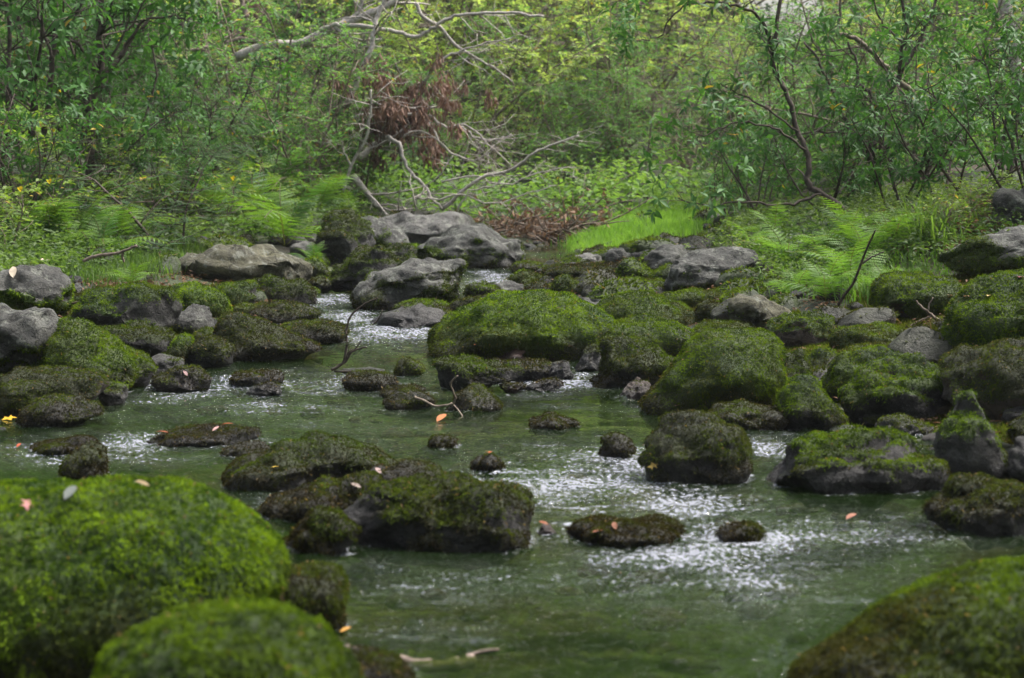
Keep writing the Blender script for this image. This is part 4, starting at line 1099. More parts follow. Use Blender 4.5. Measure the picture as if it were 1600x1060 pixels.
# ------------------------------------------------------------------ tall trees beyond the frame top (crowns also mirrored in the stream)
def tall_tree(seed):
    r = np.random.default_rng(seed); root = empty('forest_tree', (0, 0, 0))
    mb = MB(); H = 10
    ts = [0, .8, 2, 4, 6, 8, 9.6]
    pts = smooth_line([[r.normal(0, .12 * z / 3), r.normal(0, .12 * z / 3), z - .3] for z in ts])
    mb.tube(pts, np.linspace(.15, .03, len(pts)) * (1 + .5 * np.exp(-np.linspace(0, 9, len(pts)))), 9)
    P, D, N = [], [], []
    for k in range(46):
        t = r.uniform(.12, 1) ** .85; i = int(t * (len(pts) - 1)); q = pts[i]; a = r.uniform(0, 6.3); L = (2.6 - 1.3 * t) * r.uniform(.6, 1.2)
        d = np.array([math.cos(a), math.sin(a), r.uniform(0, .6)]); pl = Plant({}, r).line(q, d, L, 5, .16, -.01)
        mb.tube(pl, np.linspace(.035, .008, len(pl)), 4)
        for u in range(int(7 * L)):
            f = r.uniform(.2, 1); j = min(int(f * 5), 4); c = pl[j] * (1 - (f*5-j)) + pl[j+1] * (f*5-j) + r.normal(0, .12, 3)
            m = 34
            P.append(c + r.normal(0, 1, (m, 3)) * [.3, .3, .16]); D.append(unit(r.normal(0, 1, (m, 3)) * [1, 1, .35] + [0, 0, -.15])); N.append(unit(r.normal(0, .35, (m, 3)) + [0, 0, 1]))
    P, D, N = map(np.concatenate, (P, D, N)); n = len(P)
    t = np.clip(.5 + .5 * fbm(P * .8, 3, seed) + r.normal(0, .2, n), 0, 1)
    col = mixcol((.10, .19, .05), (.28, .40, .10), t)
    V, F, C = leaf_arrays(P, D, N, r.uniform(.12, .22, n), r.uniform(.08, .13, n), .15, .1, col, simple=True)
    link('trunk', mb.mesh('trunk'), M_BARK_TREE, root)
    f = link('crown', fast_mesh('crown', V, F, cols=C), M_LEAF, root); f['kind'] = 'stuff'
    return root
M_BARK_TREE = mat_bark('grey_brown_bark', (.08, .065, .055), (.18, .155, .135), 14)
tt = [tall_tree(s) for s in (1, 2, 3)]
tpos = [(-13.5, 42), (-10.5, 45), (-8, 43), (-5.2, 46), (-2.6, 44), (0, 47), (2.6, 45), (5.2, 48), (8.2, 46), (13, 43), (15, 48), (-15, 50), (-9, 52), (-4, 53), (1.4, 53), (6.5, 54), (11, 54), (-12, 36), (-17, 46), (-19, 52), (18, 46), (20, 52), (-6.6, 57), (-1, 58), (4.2, 58), (9, 60), (-12, 58), (15, 57), (3.4, 43), (-4, 42), (-9.2, 48), (11.5, 49.5)]
tpos = [t for t in tpos if not .105 < t[0] / t[1] < .175]
for i, (x, y) in enumerate(tpos):
    o = tt[i] if i < 3 else copy_tree(tt[i % 3])
    o.location = (x, y, float(ground(np.array([x]), np.array([y]))[0])); s = rr.uniform(1.15, 1.5)
    o.scale = (s, s, s); o.rotation_euler = (0, 0, rr.uniform(0, 6.3))
    w = region(x, y)
    tag(o, f'green forest tree rising out of view, {w}', 'tree', f'forest trees beyond the stream, {w}')

def surrounding_woods():
    # the forest round the stream goes on past the frame on every side; it closes off the low sky
    r = np.random.default_rng(606); P = []
    for _ in range(2600):
        az = r.uniform(-PI, PI)
        if abs(az) < R(24):
            rad = r.uniform(54, 68); h = r.uniform(9, 23)
            if .09 < az < .18 and h < 13: continue
        else:
            rad = r.uniform(11, 26) if abs(az) > R(60) else r.uniform(22, 40); h = r.uniform(1.5, 13)
        c = np.array([math.sin(az) * rad, math.cos(az) * rad, h + float(ground(np.array([math.sin(az) * rad]), np.array([max(math.cos(az) * rad, -3)]))[0]) * .5])
        sz = rad / 22
        P.append(c + r.normal(0, 1, (34, 3)) * [.9 * sz, .9 * sz, .45 * sz])
    P = np.concatenate(P); n = len(P); d = np.hypot(P[:, 0], P[:, 1]) / 22
    col = mixcol((.07, .15, .035), (.20, .32, .07), np.clip(.5 + .5 * fbm(P * .3, 3, 5) + r.normal(0, .2, n), 0, 1))
    V, F, C = leaf_arrays(P, unit(r.normal(0, 1, (n, 3)) * [1, 1, .4]), unit(r.normal(0, .5, (n, 3)) + [0, 0, 1]), r.uniform(.22, .42, n) * np.maximum(d, .8), r.uniform(.16, .28, n) * np.maximum(d, .8), .15, .1, col, simple=True)
    o = link('surrounding_woods', fast_mesh('surrounding_woods', V, F, cols=C), M_LEAF)
    tag(o, 'green leaf canopy of the woods closing in around the stream', 'woods', kind='stuff')
surrounding_woods()

# ------------------------------------------------------------------ traced trees and branches
def limb_pts(px, Y, wob=.012, seed=0, slant=0.0):
    r = np.random.default_rng(seed + len(px))
    n = len(px); P = [at(a, b, Y + slant * i / max(n - 1, 1)) for i, (a, b) in enumerate(px)]
    return smooth_line(P, (n - 1) * 4 + 1, wob * .35, r)

def traced(name, cat, label, limbs, kind=None, bark=M_BARK_DARK, twn=4, twL=.5, leafy=True, seed=0, trunk_first=True, cfg=None, fol='crown', scale_r=1.0, dY=0.0, grounded=False):
    """limbs: (pixel polyline base to tip, radius px at base, radius px at tip, Y, slant)"""
    r = np.random.default_rng(seed + 500)
    if grounded:
        hb = hit(*limbs[0][0][0]); dY = hb[1] - limbs[0][3] + .05
    limbs = [(a, b * scale_r, c_ * scale_r, y + dY, sl) for a, b, c_, y, sl in limbs]
    base = limb_pts(limbs[0][0], limbs[0][3], 0, seed, 0)[0]
    root = empty(name, tuple(base)); c = dict(cfg or KINDS[kind or 'laurel'])
    p = Plant(c, r)
    for i, (px, r0, r1, Y, sl) in enumerate(limbs):
        pts = limb_pts(px, Y, .02, seed + i * 7, sl) - base
        k = Y / FPX
        mb = MB(); mb.tube(pts, np.linspace(r0 * k, r1 * k, len(pts)), 8 if r0 > 3 else 6)
        link('trunk' if (i == 0 and trunk_first) else 'limb', mb.mesh('limb'), bark, root)
        p.twigs(pts, max(r1 * k * .6, .0025), twn, twL, c['style'], .3, 1)
    t = link('twigs', p.wood.mesh('twigs'), bark, root); t['kind'] = 'stuff'
    if leafy and p.n_leaf:
        f = link(fol, p.foliage_mesh(fol), c['mat'], root); f['kind'] = 'stuff'
    return tag(root, label, cat)

LA = dict(KINDS['laurel']); LA.update(nt=3)
traced('crooked_laurel', 'small tree', 'crooked dark stem curving up from the ferns beside the bright grass', [
    ([(1332,350),(1319,327),(1283,304),(1261,284),(1264,257),(1259,231),(1246,205),(1233,158),(1225,135),(1212,116),(1207,76),(1216,26),(1222,-30)], 5.4, 3, 13.0, .4),
    ([(1209,85),(1200,50),(1180,22),(1150,9),(1105,5),(1073,8)], 3, 1.8, 13.3, -.4), ([(1073,8),(1050,25),(1036,48),(1020,62),(995,64)], 1.6, .9, 13.0, 0),
    ([(1259,235),(1225,210),(1190,195),(1150,192),(1115,205),(1090,215)], 2.2, 1, 13.1, -.3), ([(1283,304),(1240,318),(1200,320),(1150,318),(1110,322),(1060,310)], 2.6, 1, 12.7, -.3),
    ([(1246,205),(1200,170),(1160,150),(1125,130)], 2, 1, 13.1, 0)], grounded=True, seed=1, cfg=LA, twn=5, twL=.42)
traced('many_stemmed_laurel', 'small tree', 'many stemmed dark laurel branching in a fan at right', [
    ([(1372,290),(1366,265),(1358,245),(1355,243)], 6, 5, 14.5, 0),
    ([(1355,243),(1340,215),(1325,195),(1310,165),(1300,142),(1282,102),(1256,66)], 4, 1.8, 14.5, .3), ([(1355,243),(1374,212),(1375,175),(1388,150),(1401,128),(1408,100),(1411,66),(1418,43),(1405,-20)], 4.6, 2.2, 14.5, -.2),
    ([(1375,175),(1362,150),(1342,130),(1339,96),(1325,66)], 3.2, 1.8, 14.4, .2), ([(1408,112),(1431,76),(1460,10),(1468,-25)], 3.2, 1.8, 14.4, .2), ([(1374,212),(1376,240),(1374,262)], 2.6, 2.2, 14.5, 0),
    ([(1411,66),(1385,45),(1370,20),(1362,-20)], 2, 1.2, 14.4, 0), ([(1340,215),(1310,205),(1270,208),(1230,212),(1200,195)], 2, 1, 14.4, -.2)], seed=2, cfg=LA, twn=5, twL=.45)
traced('arching_laurel', 'small tree', 'thicker brown stem arching left across the many stemmed laurel', [
    ([(1458,300),(1450,270),(1456,245),(1460,222),(1454,185),(1431,150),(1404,126),(1379,100),(1358,76),(1329,58),(1309,56)], 6, 3.2, 15.2, -.2), ([(1404,126),(1412,155),(1418,190),(1440,215),(1456,228)], 2.4, 1.8, 15.2, 0),
    ([(1309,56),(1312,25),(1316,-20)], 2.8, 1.8, 15, 0), ([(1460,222),(1480,190),(1510,160),(1545,150)], 2, 1.1, 15.2, .2)], seed=3, bark=M_BARK_TWIG, cfg=LA, twn=6, twL=.45)
LL = dict(KINDS['laurel']); LL.update(nt=3, W=.4)
traced('upright_laurel', 'small tree', 'upright dark trunk with spreading branches behind the left ferns', [
    ([(138,300),(142,225),(142,185),(146,150),(157,125),(156,80),(157,33),(160,-30)], 8, 4.5, 15.5, 0), ([(160,118),(185,92),(205,62),(228,35),(252,-10)], 4.5, 2.2, 15.5, .3),
    ([(149,110),(130,80),(103,58),(60,60),(0,88),(-40,95)], 2.6, 1.2, 15.4, -.2), ([(186,92),(210,52),(228,31),(265,26),(290,30)], 3, 1.3, 15.3, 0), ([(170,100),(190,60),(212,30),(235,-15)], 2.4, 1.2, 15.2, 0)], seed=4, cfg=LL, twn=8, twL=.5)
traced('leaning_laurel', 'small tree', 'slimmer dark stem left of the upright trunk with a forked top', [
    ([(66,260),(68,220),(74,165),(82,92),(90,50),(108,35),(125,10),(133,-25)], 5.5, 3.2, 15.9, 0), ([(82,92),(70,55),(60,15),(62,-25)], 2.6, 1.6, 15.8, 0)], seed=5, cfg=LL, twn=8, twL=.5)
traced('arched_stem_laurel', 'small tree', 'low dark stem arching to the left edge above the left ferns', [
    ([(125,262),(123,232),(110,224),(83,221),(50,218),(25,225),(0,240),(-30,250)], 3.6, 1.6, 14.6, 0), ([(125,235),(138,200),(160,170),(185,190)], 2.2, 1.2, 14.6, 0), ([(6,280),(10,220),(14,140),(15,60),(8,-20)], 5, 3, 14.9, 0)], seed=6, cfg=LL, twn=7, twL=.45)
# grey tree trunk at right
traced('grey_tree', 'tree', 'thick grey tree trunk at the upper right edge', [([(1600,215),(1592,145),(1586,100),(1580,60),(1570,5),(1562,-70)], 13, 10, 20, 0), ([(1580,60),(1600,20),(1640,-20)], 5, 3, 20, 0)], seed=7, bark=M_BARK_GREY, leafy=False, twn=1, twL=.4)
traced('slim_trunk', 'tree', 'slim brown trunk behind the pale dead branch at upper left', [([(366,110),(364,60),(362,20),(360,-40)], 6, 5, 24, 0), ([(366,75),(380,55),(395,20)], 3, 2, 24, 0)], seed=8, bark=M_BARK_RED, leafy=False, twn=1, twL=.3)
traced('red_trunk', 'tree', 'reddish brown trunk right of the pale dead branch at upper left', [([(385,90),(392,40),(398,5),(402,-40)], 9, 8, 25.5, 0), ([(390,60),(405,30),(420,5)], 3, 2, 25.5, 0)], seed=9, bark=M_BARK_RED, leafy=False, twn=1, twL=.3)

BARE = dict(KINDS['azalea'], style='flat', per=1, nt=3)
traced('fallen_dead_tree', 'dead tree', 'fallen leafless grey tree sprawling over the back of the stream', [
    ([(370,90),(420,72),(470,68),(503,52),(530,40),(565,25),(600,12),(632,-8)], 7, 4.5, 21, 0), ([(535,36),(560,20),(570,-15)], 4, 2.6, 21, 0),
    ([(500,48),(520,40),(545,40),(580,43),(620,50),(651,58),(670,48),(690,36),(719,23),(760,22),(800,20),(850,26)], 3.4, 1.8, 20.6, -.4),
    ([(540,165),(555,135),(562,115),(578,80),(586,50),(590,25),(608,-10)], 5, 3, 20.2, .3),
    ([(548,186),(570,180),(600,182),(640,181),(665,170),(682,168)], 3, 1.6, 20, 0), ([(560,248),(580,230),(606,212)], 5, 4.2, 19.9, .2), ([(552,275),(575,308),(598,329)], 5, 3.6, 19.7, 0),
    ([(606,214),(624,226),(636,262),(662,290),(672,307),(690,327)], 3, 1.8, 19.8, -.3), ([(536,300),(548,262),(572,215),(578,180),(580,140)], 2.6, 1.5, 19.6, 0), ([(548,258),(538,240),(533,220)], 1.8, 1, 19.6, 0),
    ([(690,328),(720,302),(748,280),(800,265),(825,245),(860,228),(905,212)], 3, 1.2, 19.6, -.2), ([(650,5),(660,25),(690,45),(710,70),(735,85),(770,105),(800,128)], 3, 1.2, 20.4, 0),
    ([(620,165),(650,148),(668,120),(690,95),(720,80),(750,70),(800,60)], 2.4, 1.2, 20.3, 0), ([(670,180),(700,200),(725,195),(760,222),(800,260)], 2.2, 1, 20, -.2), ([(670,190),(695,232),(740,252),(760,240)], 2, 1, 19.9, -.2),
    ([(700,190),(722,200),(745,215),(780,218),(800,210)], 2.2, 1, 20, 0), ([(630,215),(660,205),(700,238),(690,270),(665,290)], 1.5, .8, 19.8, 0), ([(648,308),(680,312),(720,306),(770,318),(830,300),(870,290)], 1.8, .8, 19.5, 0),
    ([(690,285),(740,275),(790,290),(840,270),(900,262)], 1.6, .8, 19.6, 0), ([(715,330),(735,300),(780,285),(800,250)], 1.5, .8, 19.4, 0)], seed=10, bark=M_BARK_GREY, leafy=False, cfg=BARE, twn=6, twL=.5, scale_r=1.1, dY=-1.0)
traced('pale_dead_branch', 'dead branch', 'pale forked dead branch lying across the hillside at upper left', [([(420,72),(400,66),(368,62),(345,70),(315,76),(285,80)], 5, 2.5, 21.5, 0), ([(368,62),(380,45),(386,25),(378,5),(374,-20)], 5.5, 4, 21.6, 0)], seed=11, bark=M_WOOD_PALE, leafy=False, cfg=BARE, twn=2, twL=.3)
# hanging dead leaves
def dead_leaves():
    r = np.random.default_rng(33)
    root = empty('dead_leaf_spray', tuple(at(620, 170, 19.9)))
    base = at(620, 170, 19.9); mb = MB(); P = []
    for k in range(90):
        a = at(r.normal(622, 42), r.normal(175, 38), 19.2 + r.normal(0, .3)) - base
        d = unit(r.normal(0, 1, 3) * [1, .6, .35]); seg = Plant({}, r).line(a, d, r.uniform(.12, .35), 4, .2, -.05)
        mb.tube(seg, np.linspace(.005, .002, 5), 3)
        for q in seg[1:]: P.append(q + r.normal(0, .03, (8, 3)))
    P = np.concatenate(P); n = len(P)
    col = mixcol((.12, .07, .052), (.29, .185, .14), r.random(n))
    V, F, C = leaf_arrays(P, unit(r.normal(0, .3, (n, 3)) + [0, 0, -1]), r.normal(0, 1, (n, 3)), r.uniform(.06, .12, n), r.uniform(.016, .03, n), .2, .25, col, simple=True)
    t = link('twigs', mb.mesh('twigs'), M_BARK_TWIG, root); t['kind'] = 'stuff'
    f = link('leaves', fast_mesh('leaves', V, F, cols=C), M_DEAD, root); f['kind'] = 'stuff'
    tag(root, 'spray of hanging reddish brown dead leaves caught in the fallen tree', 'dead leaves')
dead_leaves()

# brush pile at the stream head
def brush():
    r = np.random.default_rng(44); base = hit(820, 378); root = empty('brush_pile', tuple(base)); mb = MB(); P = []
    for k in range(230):
        a = at(r.uniform(735, 920), r.uniform(330, 384), base[1] + r.uniform(.1, 1.2)) - base
        a[2] = max(a[2], .02) * .55
        d = unit(r.normal(0, 1, 3) * [1, .6, .35]); seg = Plant({}, r).line(a, d, r.uniform(.2, .8), 4, .15, -.02)
        mb.tube(seg, np.linspace(.009, .003, 5) * r.uniform(.6, 1.3), 4); P.append(seg[2] + r.normal(0, .05, (6, 3)))
    P = np.concatenate(P); n = len(P)
    col = mixcol((.12, .07, .045), (.30, .20, .13), r.random(n))
    V, F, C = leaf_arrays(P, r.normal(0, 1, (n, 3)), r.normal(0, 1, (n, 3)), r.uniform(.05, .1, n), r.uniform(.02, .04, n), .3, .3, col, simple=True)
    t = link('twigs', mb.mesh('twigs'), M_BARK_TWIG, root); t['kind'] = 'stuff'
    f = link('leaves', fast_mesh('leaves', V, F, cols=C), M_DEAD, root); f['kind'] = 'stuff'
    tag(root, 'tangled pile of brown twigs and dead leaves at the head of the stream', 'brush pile')
brush()

# ------------------------------------------------------------------ ferns
def frond_mesh(seed, n=19, col=((.07, .15, .02), (.14, .25, .03))):
    r = np.random.default_rng(seed); L = .55
    t = np.linspace(0, 1, 26)
    ax = np.stack([L * (t * .85), np.zeros(26), L * (.62 * t - .62 * t ** 2.4 * .9)], 1)
    Vs, Fs, Cs = [], [], []; nv = 0
    side_v = np.array([0, 1.0, 0])
    # stalk
    for s in (-1, 1):
        V = np.concatenate([ax, ax + side_v * s * .003 + [0, 0, .002]]); i = np.arange(25)
        Fs.append(np.stack([i, i + 1, i + 27, i + 26], 1) + nv); Vs.append(V); Cs.append(np.repeat([[.10, .11, .03]], len(V), 0)); nv += len(V)
    T3, C3, F3 = [], [], []; n3 = 0
    for k in range(n):
        u = .16 + .82 * k / (n - 1); q = np.array([np.interp(u, t, ax[:, j]) for j in range(3)]); tan = unit(np.array([np.interp(min(u + .03, 1), t, ax[:, j]) - np.interp(u - .03, t, ax[:, j]) for j in range(3)]))
        plen = .13 * math.sin(PI * min(1, (u * .92 + .1)) ) ** .8 * (1 - .25 * u) + .01
        for s in (-1, 1):
            d = unit(side_v * s + tan * .42 + np.array([0, 0, -.18 + r.normal(0, .08)])); up = unit(np.cross(tan, side_v)) ; up = up if up[2] > 0 else -up
            w = unit(np.cross(d, up)); m = 8
            cc = mixcol(col[0], col[1], np.clip(np.array([.35 + .4 * u + r.normal(0, .15)]), 0, 1))[0]
            for j in range(m):
                a = q + d * plen * (j / m) ; b = q + d * plen * ((j + 1.15) / m); b[2] -= .012 * (j / m) ** 2
                wd = (plen * .085 + .004) * (1 - (j / m) ** 1.6) + .001
                mid = (a + b) * .5
                for z in (-1, 1):
                    T3.append(np.stack([a, b, mid + w * z * wd + d * wd * .5])); F3.append((n3, n3 + 1, n3 + 2)); n3 += 3; C3.append(np.repeat(cc[None], 3, 0))
    V3 = np.concatenate(T3)
    me = fast_mesh('frond', np.concatenate(Vs + [V3]), [np.concatenate(Fs), np.array(F3) + nv], cols=np.concatenate(Cs + C3), smooth=False)
    me.materials.append(M_LEAF)
    return me
FR = [frond_mesh(1, 14), frond_mesh(2, 12), frond_mesh(3, 14, ((.07, .16, .028), (.15, .27, .045))), frond_mesh(4, 13, ((.04, .11, .03), (.085, .18, .04)))]
fr = random.Random(5)
def fern(px, py, size, label, n=9, group=None, tint=None):
    h = hit(px, py); root = empty('fern', (h[0], h[1], h[2] - .01))
    a0 = fr.uniform(0, 6.28)
    for k in range(n):
        o = bpy.data.objects.new('frond', FR[tint if tint is not None and fr.random() < .7 else fr.randrange(4)]); COL.objects.link(o); o.parent = root
        s = size * (1.2 if px < 620 else .92) * fr.uniform(.75, 1.15); o.scale = (s, s * fr.uniform(.85, 1.1), s)
        o.rotation_euler = (fr.uniform(-.25, .25), fr.uniform(-.95, -.1), a0 + k * 2.399 + fr.uniform(-.3, .3))
    return tag(root, label, 'fern', group)
for px, py, s, lab in [
    (445, 385, 1.25, 'large dark stemmed fern arching over the big dark boulder'), (500, 335, .95, 'fern on top of the big dark boulder'), (400, 345, 1.05, 'bright fern left of the largest left fern'),
    (330, 350, 1.1, 'bright fern behind the long pale boulder'), (290, 330, 1.1, 'bright fern standing behind the hemlock sapling'), (370, 322, 1.0, 'fern higher up behind the bright ferns at left'), (440, 318, 1.1, 'fern behind the largest left fern'),
    (120, 395, .95, 'fern with long pale fronds in the middle of the left bank'), (160, 405, .85, 'fern beside the bare stick on the left bank'), (70, 385, .9, 'fern behind the grey mossy boulder at left'), (190, 385, .9, 'fern just left of the blue green hemlock spray'),
    (130, 360, 1.0, 'fern behind the pale fronded one at left'), (20, 365, .9, 'fern at the left edge under the yellow sprays'), (540, 335, .7, 'small fern at the right end of the dark boulder'), (490, 415, .42, 'tiny fern hanging beside the dark boulder'), (205, 445, .4, 'tiny pale fern above the tilted wedge slab'),
    (1180, 410, .75, 'light fern right of the rounded grey boulder'), (1230, 425, .85, 'fern at the left end of the right fern bed'), (1285, 415, 1.0, 'broad bright fern in the centre of the right fern bed'), (1330, 455, .85, 'low fern above the low moss cushion'), (1350, 420, 1.0, 'tall fern behind the leaning bare twig'),
    (1290, 470, .7, 'fern in front of the broad bright one at right'), (1390, 400, .9, 'fern at the right end of the right fern bed'), (1210, 380, .8, 'fern tucked under the laurel at right'), (1330, 385, .9, 'fern behind the broad bright one at right'), (1420, 380, .75, 'fern in front of the laurel roots at right'),
    (1240, 465, .6, 'short fern above the olive topped slab'), (1440, 330, .55, 'yellowish small fern under the many stemmed laurel'), (1380, 470, .55, 'short fern beside the moss draped ledge'),
    (890, 330, .9, 'hazy fern on the far bank left of the grass'), (940, 318, .9, 'hazy fern directly behind the grass'), (985, 315, .9, 'hazy fern right behind the grass under the thicket'), (870, 310, .8, 'hazy fern under the bare thicket'), (1030, 322, .8, 'hazy fern at the top right of the grass')]:
    fern(px, py, s, lab, tint=2 if px > 1150 else None)

# ------------------------------------------------------------------ grass and ground cover (uncountable)
def blades(n, region_fn, H, W, c1, c2, name, label, cat, seed, lean=.35):
    r = np.random.default_rng(seed); P = region_fn(r, n); n = len(P)
    P[:, :2] += r.normal(0, .07, (n, 2)); P[:, 2] = ground(P[:, 0], P[:, 1]) - .01; H = H * (1 + .5 * fbm(P * 2.5, 2, seed + 1))
    a = r.uniform(0, 6.3, n); h = H * r.uniform(.5, 1.2, n)
    d = np.stack([np.cos(a), np.sin(a), np.zeros(n)], 1); w = np.stack([-np.sin(a), np.cos(a), np.zeros(n)], 1) * (W * .5)
    l = lean * r.uniform(.2, 1.6, n)
    m = P + np.array([0, 0, 1]) * (h * .6)[:, None] + d * (h * l * .35)[:, None]
    t = P + np.array([0, 0, 1]) * (h * (1 - .25 * l))[:, None] + d * (h * l)[:, None]
    V = np.stack([P - w, P + w, m + w * .8, t, m - w * .8], 1).reshape(-1, 3)
    i = np.arange(n)[:, None] * 5
    col = mixcol(c1, c2, np.clip(.5 + .4 * fbm(P * 2, 3, seed) + r.normal(0, .2, n), 0, 1))
    me = fast_mesh(name, V, [i + [0, 1, 2, 4], i + [4, 2, 3]], cols=np.repeat(col, 5, 0), smooth=True)
    o = link(name, me, M_LEAF); return tag(o, label, cat, kind='stuff')

def poly_region(poly):
    poly = np.array(poly, float)
    G = np.array([hit(a, b) for a, b in poly])[:, :2]
    def fn(r, n):
        lo, hi = G.min(0), G.max(0); out = []
        while len(out) < n:
            q = r.uniform(lo, hi, (n, 2)); ins = np.zeros(n, bool)
            for i in range(len(G)):
                a, b = G[i], G[(i + 1) % len(G)]
                with np.errstate(divide='ignore', invalid='ignore'):
                    c = ((a[1] > q[:, 1]) != (b[1] > q[:, 1])) & (q[:, 0] < (b[0] - a[0]) * (q[:, 1] - a[1]) / (b[1] - a[1]) + a[0])
                ins ^= c
            out += list(q[ins])
        q = np.array(out[:n]); return np.stack([q[:, 0], q[:, 1], ground(q[:, 0], q[:, 1]) - .01], 1)
    return fn
blades(15000, poly_region([(880, 390), (905, 368), (950, 345), (1010, 332), (1085, 328), (1110, 350), (1060, 382), (1000, 394), (930, 396)]), .14, .010, (.13, .28, .03), (.26, .43, .07), 'bright_grass', 'bright yellow green grass patch beyond the stones, right of centre', 'grass', 3)
blades(7000, poly_region([(-60, 480), (-60, 380), (200, 370), (330, 380), (260, 430), (120, 450), (60, 440)]), .11, .006, (.045, .10, .02), (.12, .20, .04), 'bank_grass', 'fresh green grass and seedlings on the left bank', 'grass', 4, .7)
blades(2500, poly_region([(1200, 470), (1230, 400), (1480, 380), (1600, 430), (1460, 430), (1380, 480)]), .14, .007, (.06, .14, .02), (.15, .26, .04), 'right_bank_grass', 'thin green grass blades among the right ferns', 'grass', 6, .8)
blades(220, poly_region([(1420, 400), (1430, 370), (1470, 360), (1490, 400)]), .30, .010, (.06, .13, .03), (.14, .23, .045), 'tall_grass_tuft', 'tall arching grass tuft above the moss draped ledge', 'grass', 7, 1.0)

def ground_cover(n, poly, name, label, size, c1, c2, seed, up=.09, mat=None):
    r = np.random.default_rng(seed); P = poly_region(poly)(r, n)
    m = 6; Q = np.repeat(P, m, 0); k = len(Q)
    Q = Q + np.stack([r.normal(0, .05, k), r.normal(0, .05, k), r.uniform(.02, up * 2, k)], 1)
    D = unit(r.normal(0, 1, (k, 3)) * [1, 1, .3]); N = unit(r.normal(0, .4, (k, 3)) + [0, 0, 1])
    col = mixcol(c1, c2, np.clip(.5 + .45 * fbm(Q * 1.5, 3, seed) + r.normal(0, .22, k), 0, 1))
    V, F, C = leaf_arrays(Q, D, N, size * r.uniform(.6, 1.4, k), size * .5 * r.uniform(.7, 1.2, k), .2, .1, col, simple=True)
    o = link(name, fast_mesh(name, V, F, cols=C), mat or M_LEAF); tag(o, label, 'ground cover' if mat is None else 'leaf litter', kind='stuff')
ground_cover(3000, [(-80, 470), (-80, 300), (350, 290), (600, 330), (480, 375), (300, 385), (120, 440)], 'left_ground_cover', 'low green seedlings and leaves covering the left bank', .045, (.035, .075, .02), (.12, .19, .04), 8)
ground_cover(2600, [(1120, 400), (1150, 330), (1400, 310), (1650, 300), (1680, 420), (1400, 420), (1220, 470)], 'right_ground_cover', 'low green leaves covering the right bank under the laurels', .04, (.04, .085, .02), (.13, .195, .04), 9)
def slope_cover():
    r = np.random.default_rng(12); n = 16000
    y = 19.4 + 26 * r.random(n) ** 1.5; x = r.uniform(-.42, .42, n) * y
    k = side(x, y) > .35; x, y = x[k], y[k]; n = len(x)
    z = ground(x, y); m = 5; Q = np.repeat(np.stack([x, y, z], 1), m, 0); k = len(Q)
    Q = Q + np.stack([r.normal(0, .13, k), r.normal(0, .13, k), r.uniform(.02, .45, k)], 1)
    col = mixcol((.06, .14, .03), (.2, .32, .07), np.clip(.5 + .5 * fbm(Q * .8, 3, 12) + r.normal(0, .2, k), 0, 1))
    V, F, C = leaf_arrays(Q, unit(r.normal(0, 1, (k, 3)) * [1, 1, .3]), unit(r.normal(0, .4, (k, 3)) + [0, 0, 1]), r.uniform(.05, .11, k), r.uniform(.03, .06, k), .2, .1, col, simple=True)
    o = link('slope_undergrowth', fast_mesh('slope_undergrowth', V, F, cols=C), M_LEAF); tag(o, 'low leafy undergrowth covering the far slope', 'undergrowth', kind='stuff')
slope_cover()
ground_cover(1500, [(1380, 400), (1400, 330), (1600, 310), (1640, 380), (1500, 400)], 'leaf_litter', 'brown fallen leaves lying under the laurels at right', .055, (.10, .055, .035), (.26, .15, .09), 10, .02, M_DEAD)

ground_cover(700, [(-80, 560), (-80, 430), (300, 430), (520, 470), (420, 540), (200, 600)], 'left_leaf_litter', 'small brown leaf bits caught between the stones of the left bank', .03, (.07, .045, .03), (.22, .13, .07), 61, .015, M_DEAD)
ground_cover(900, [(700, 480), (860, 405), (1100, 430), (1640, 430), (1660, 700), (1400, 680), (1100, 520)], 'right_leaf_litter', 'small brown leaf bits caught between the stones of the right bank', .03, (.07, .045, .03), (.22, .13, .07), 62, .015, M_DEAD)
def ground_moss():
    r = np.random.default_rng(77)
    Vs, Cs = [], []
    for poly, n in (([(1000, 470), (1020, 430), (1250, 440), (1640, 420), (1660, 700), (1480, 690), (1330, 640), (1200, 590), (1090, 500)], 60000),
                    ([(-60, 620), (-60, 470), (150, 450), (420, 440), (520, 480), (440, 530), (320, 570), (200, 600)], 30000), ([(690, 480), (720, 430), (860, 405), (1010, 410), (1060, 460), (960, 500)], 22000)):
        n = int(n * 2.2); P = poly_region(poly)(r, n); P[:, 2] += .012
        nm = fbm(P * 2.5, 3, 70); keep = nm > -.35; P = P[keep]; n = len(P); nm = nm[keep]
        D = unit(r.normal(0, .5, (n, 3)) + [0, 0, .8]); T = unit(np.cross(D, r.normal(0, 1, (n, 3))))
        L = r.uniform(.012, .03, n)[:, None]
        V = np.stack([P - T * .004, P + T * .004, P + D * L], 1).reshape(-1, 3)
        c = mixcol((.045, .065, .012), (.14, .18, .02), np.clip(.45 + .5 * fbm(P * 12, 2, 9) + r.normal(0, .2, n), 0, 1))
        b = np.clip(fbm(P * 3, 3, 19) + .2, 0, 1)[:, None] * .8; c = c * (1 - b) + np.array([.06, .042, .02]) * b
        Vs.append(V); Cs.append(np.repeat(c, 3, 0))
    V = np.concatenate(Vs); F = np.arange(len(V)).reshape(-1, 3)
    o = link('bank_moss', fast_mesh('bank_moss', V, [F], cols=np.concatenate(Cs), smooth=False), M_MOSS)
    tag(o, 'short green and brown moss carpeting the banks between the rocks', 'moss', kind='stuff')
ground_moss()

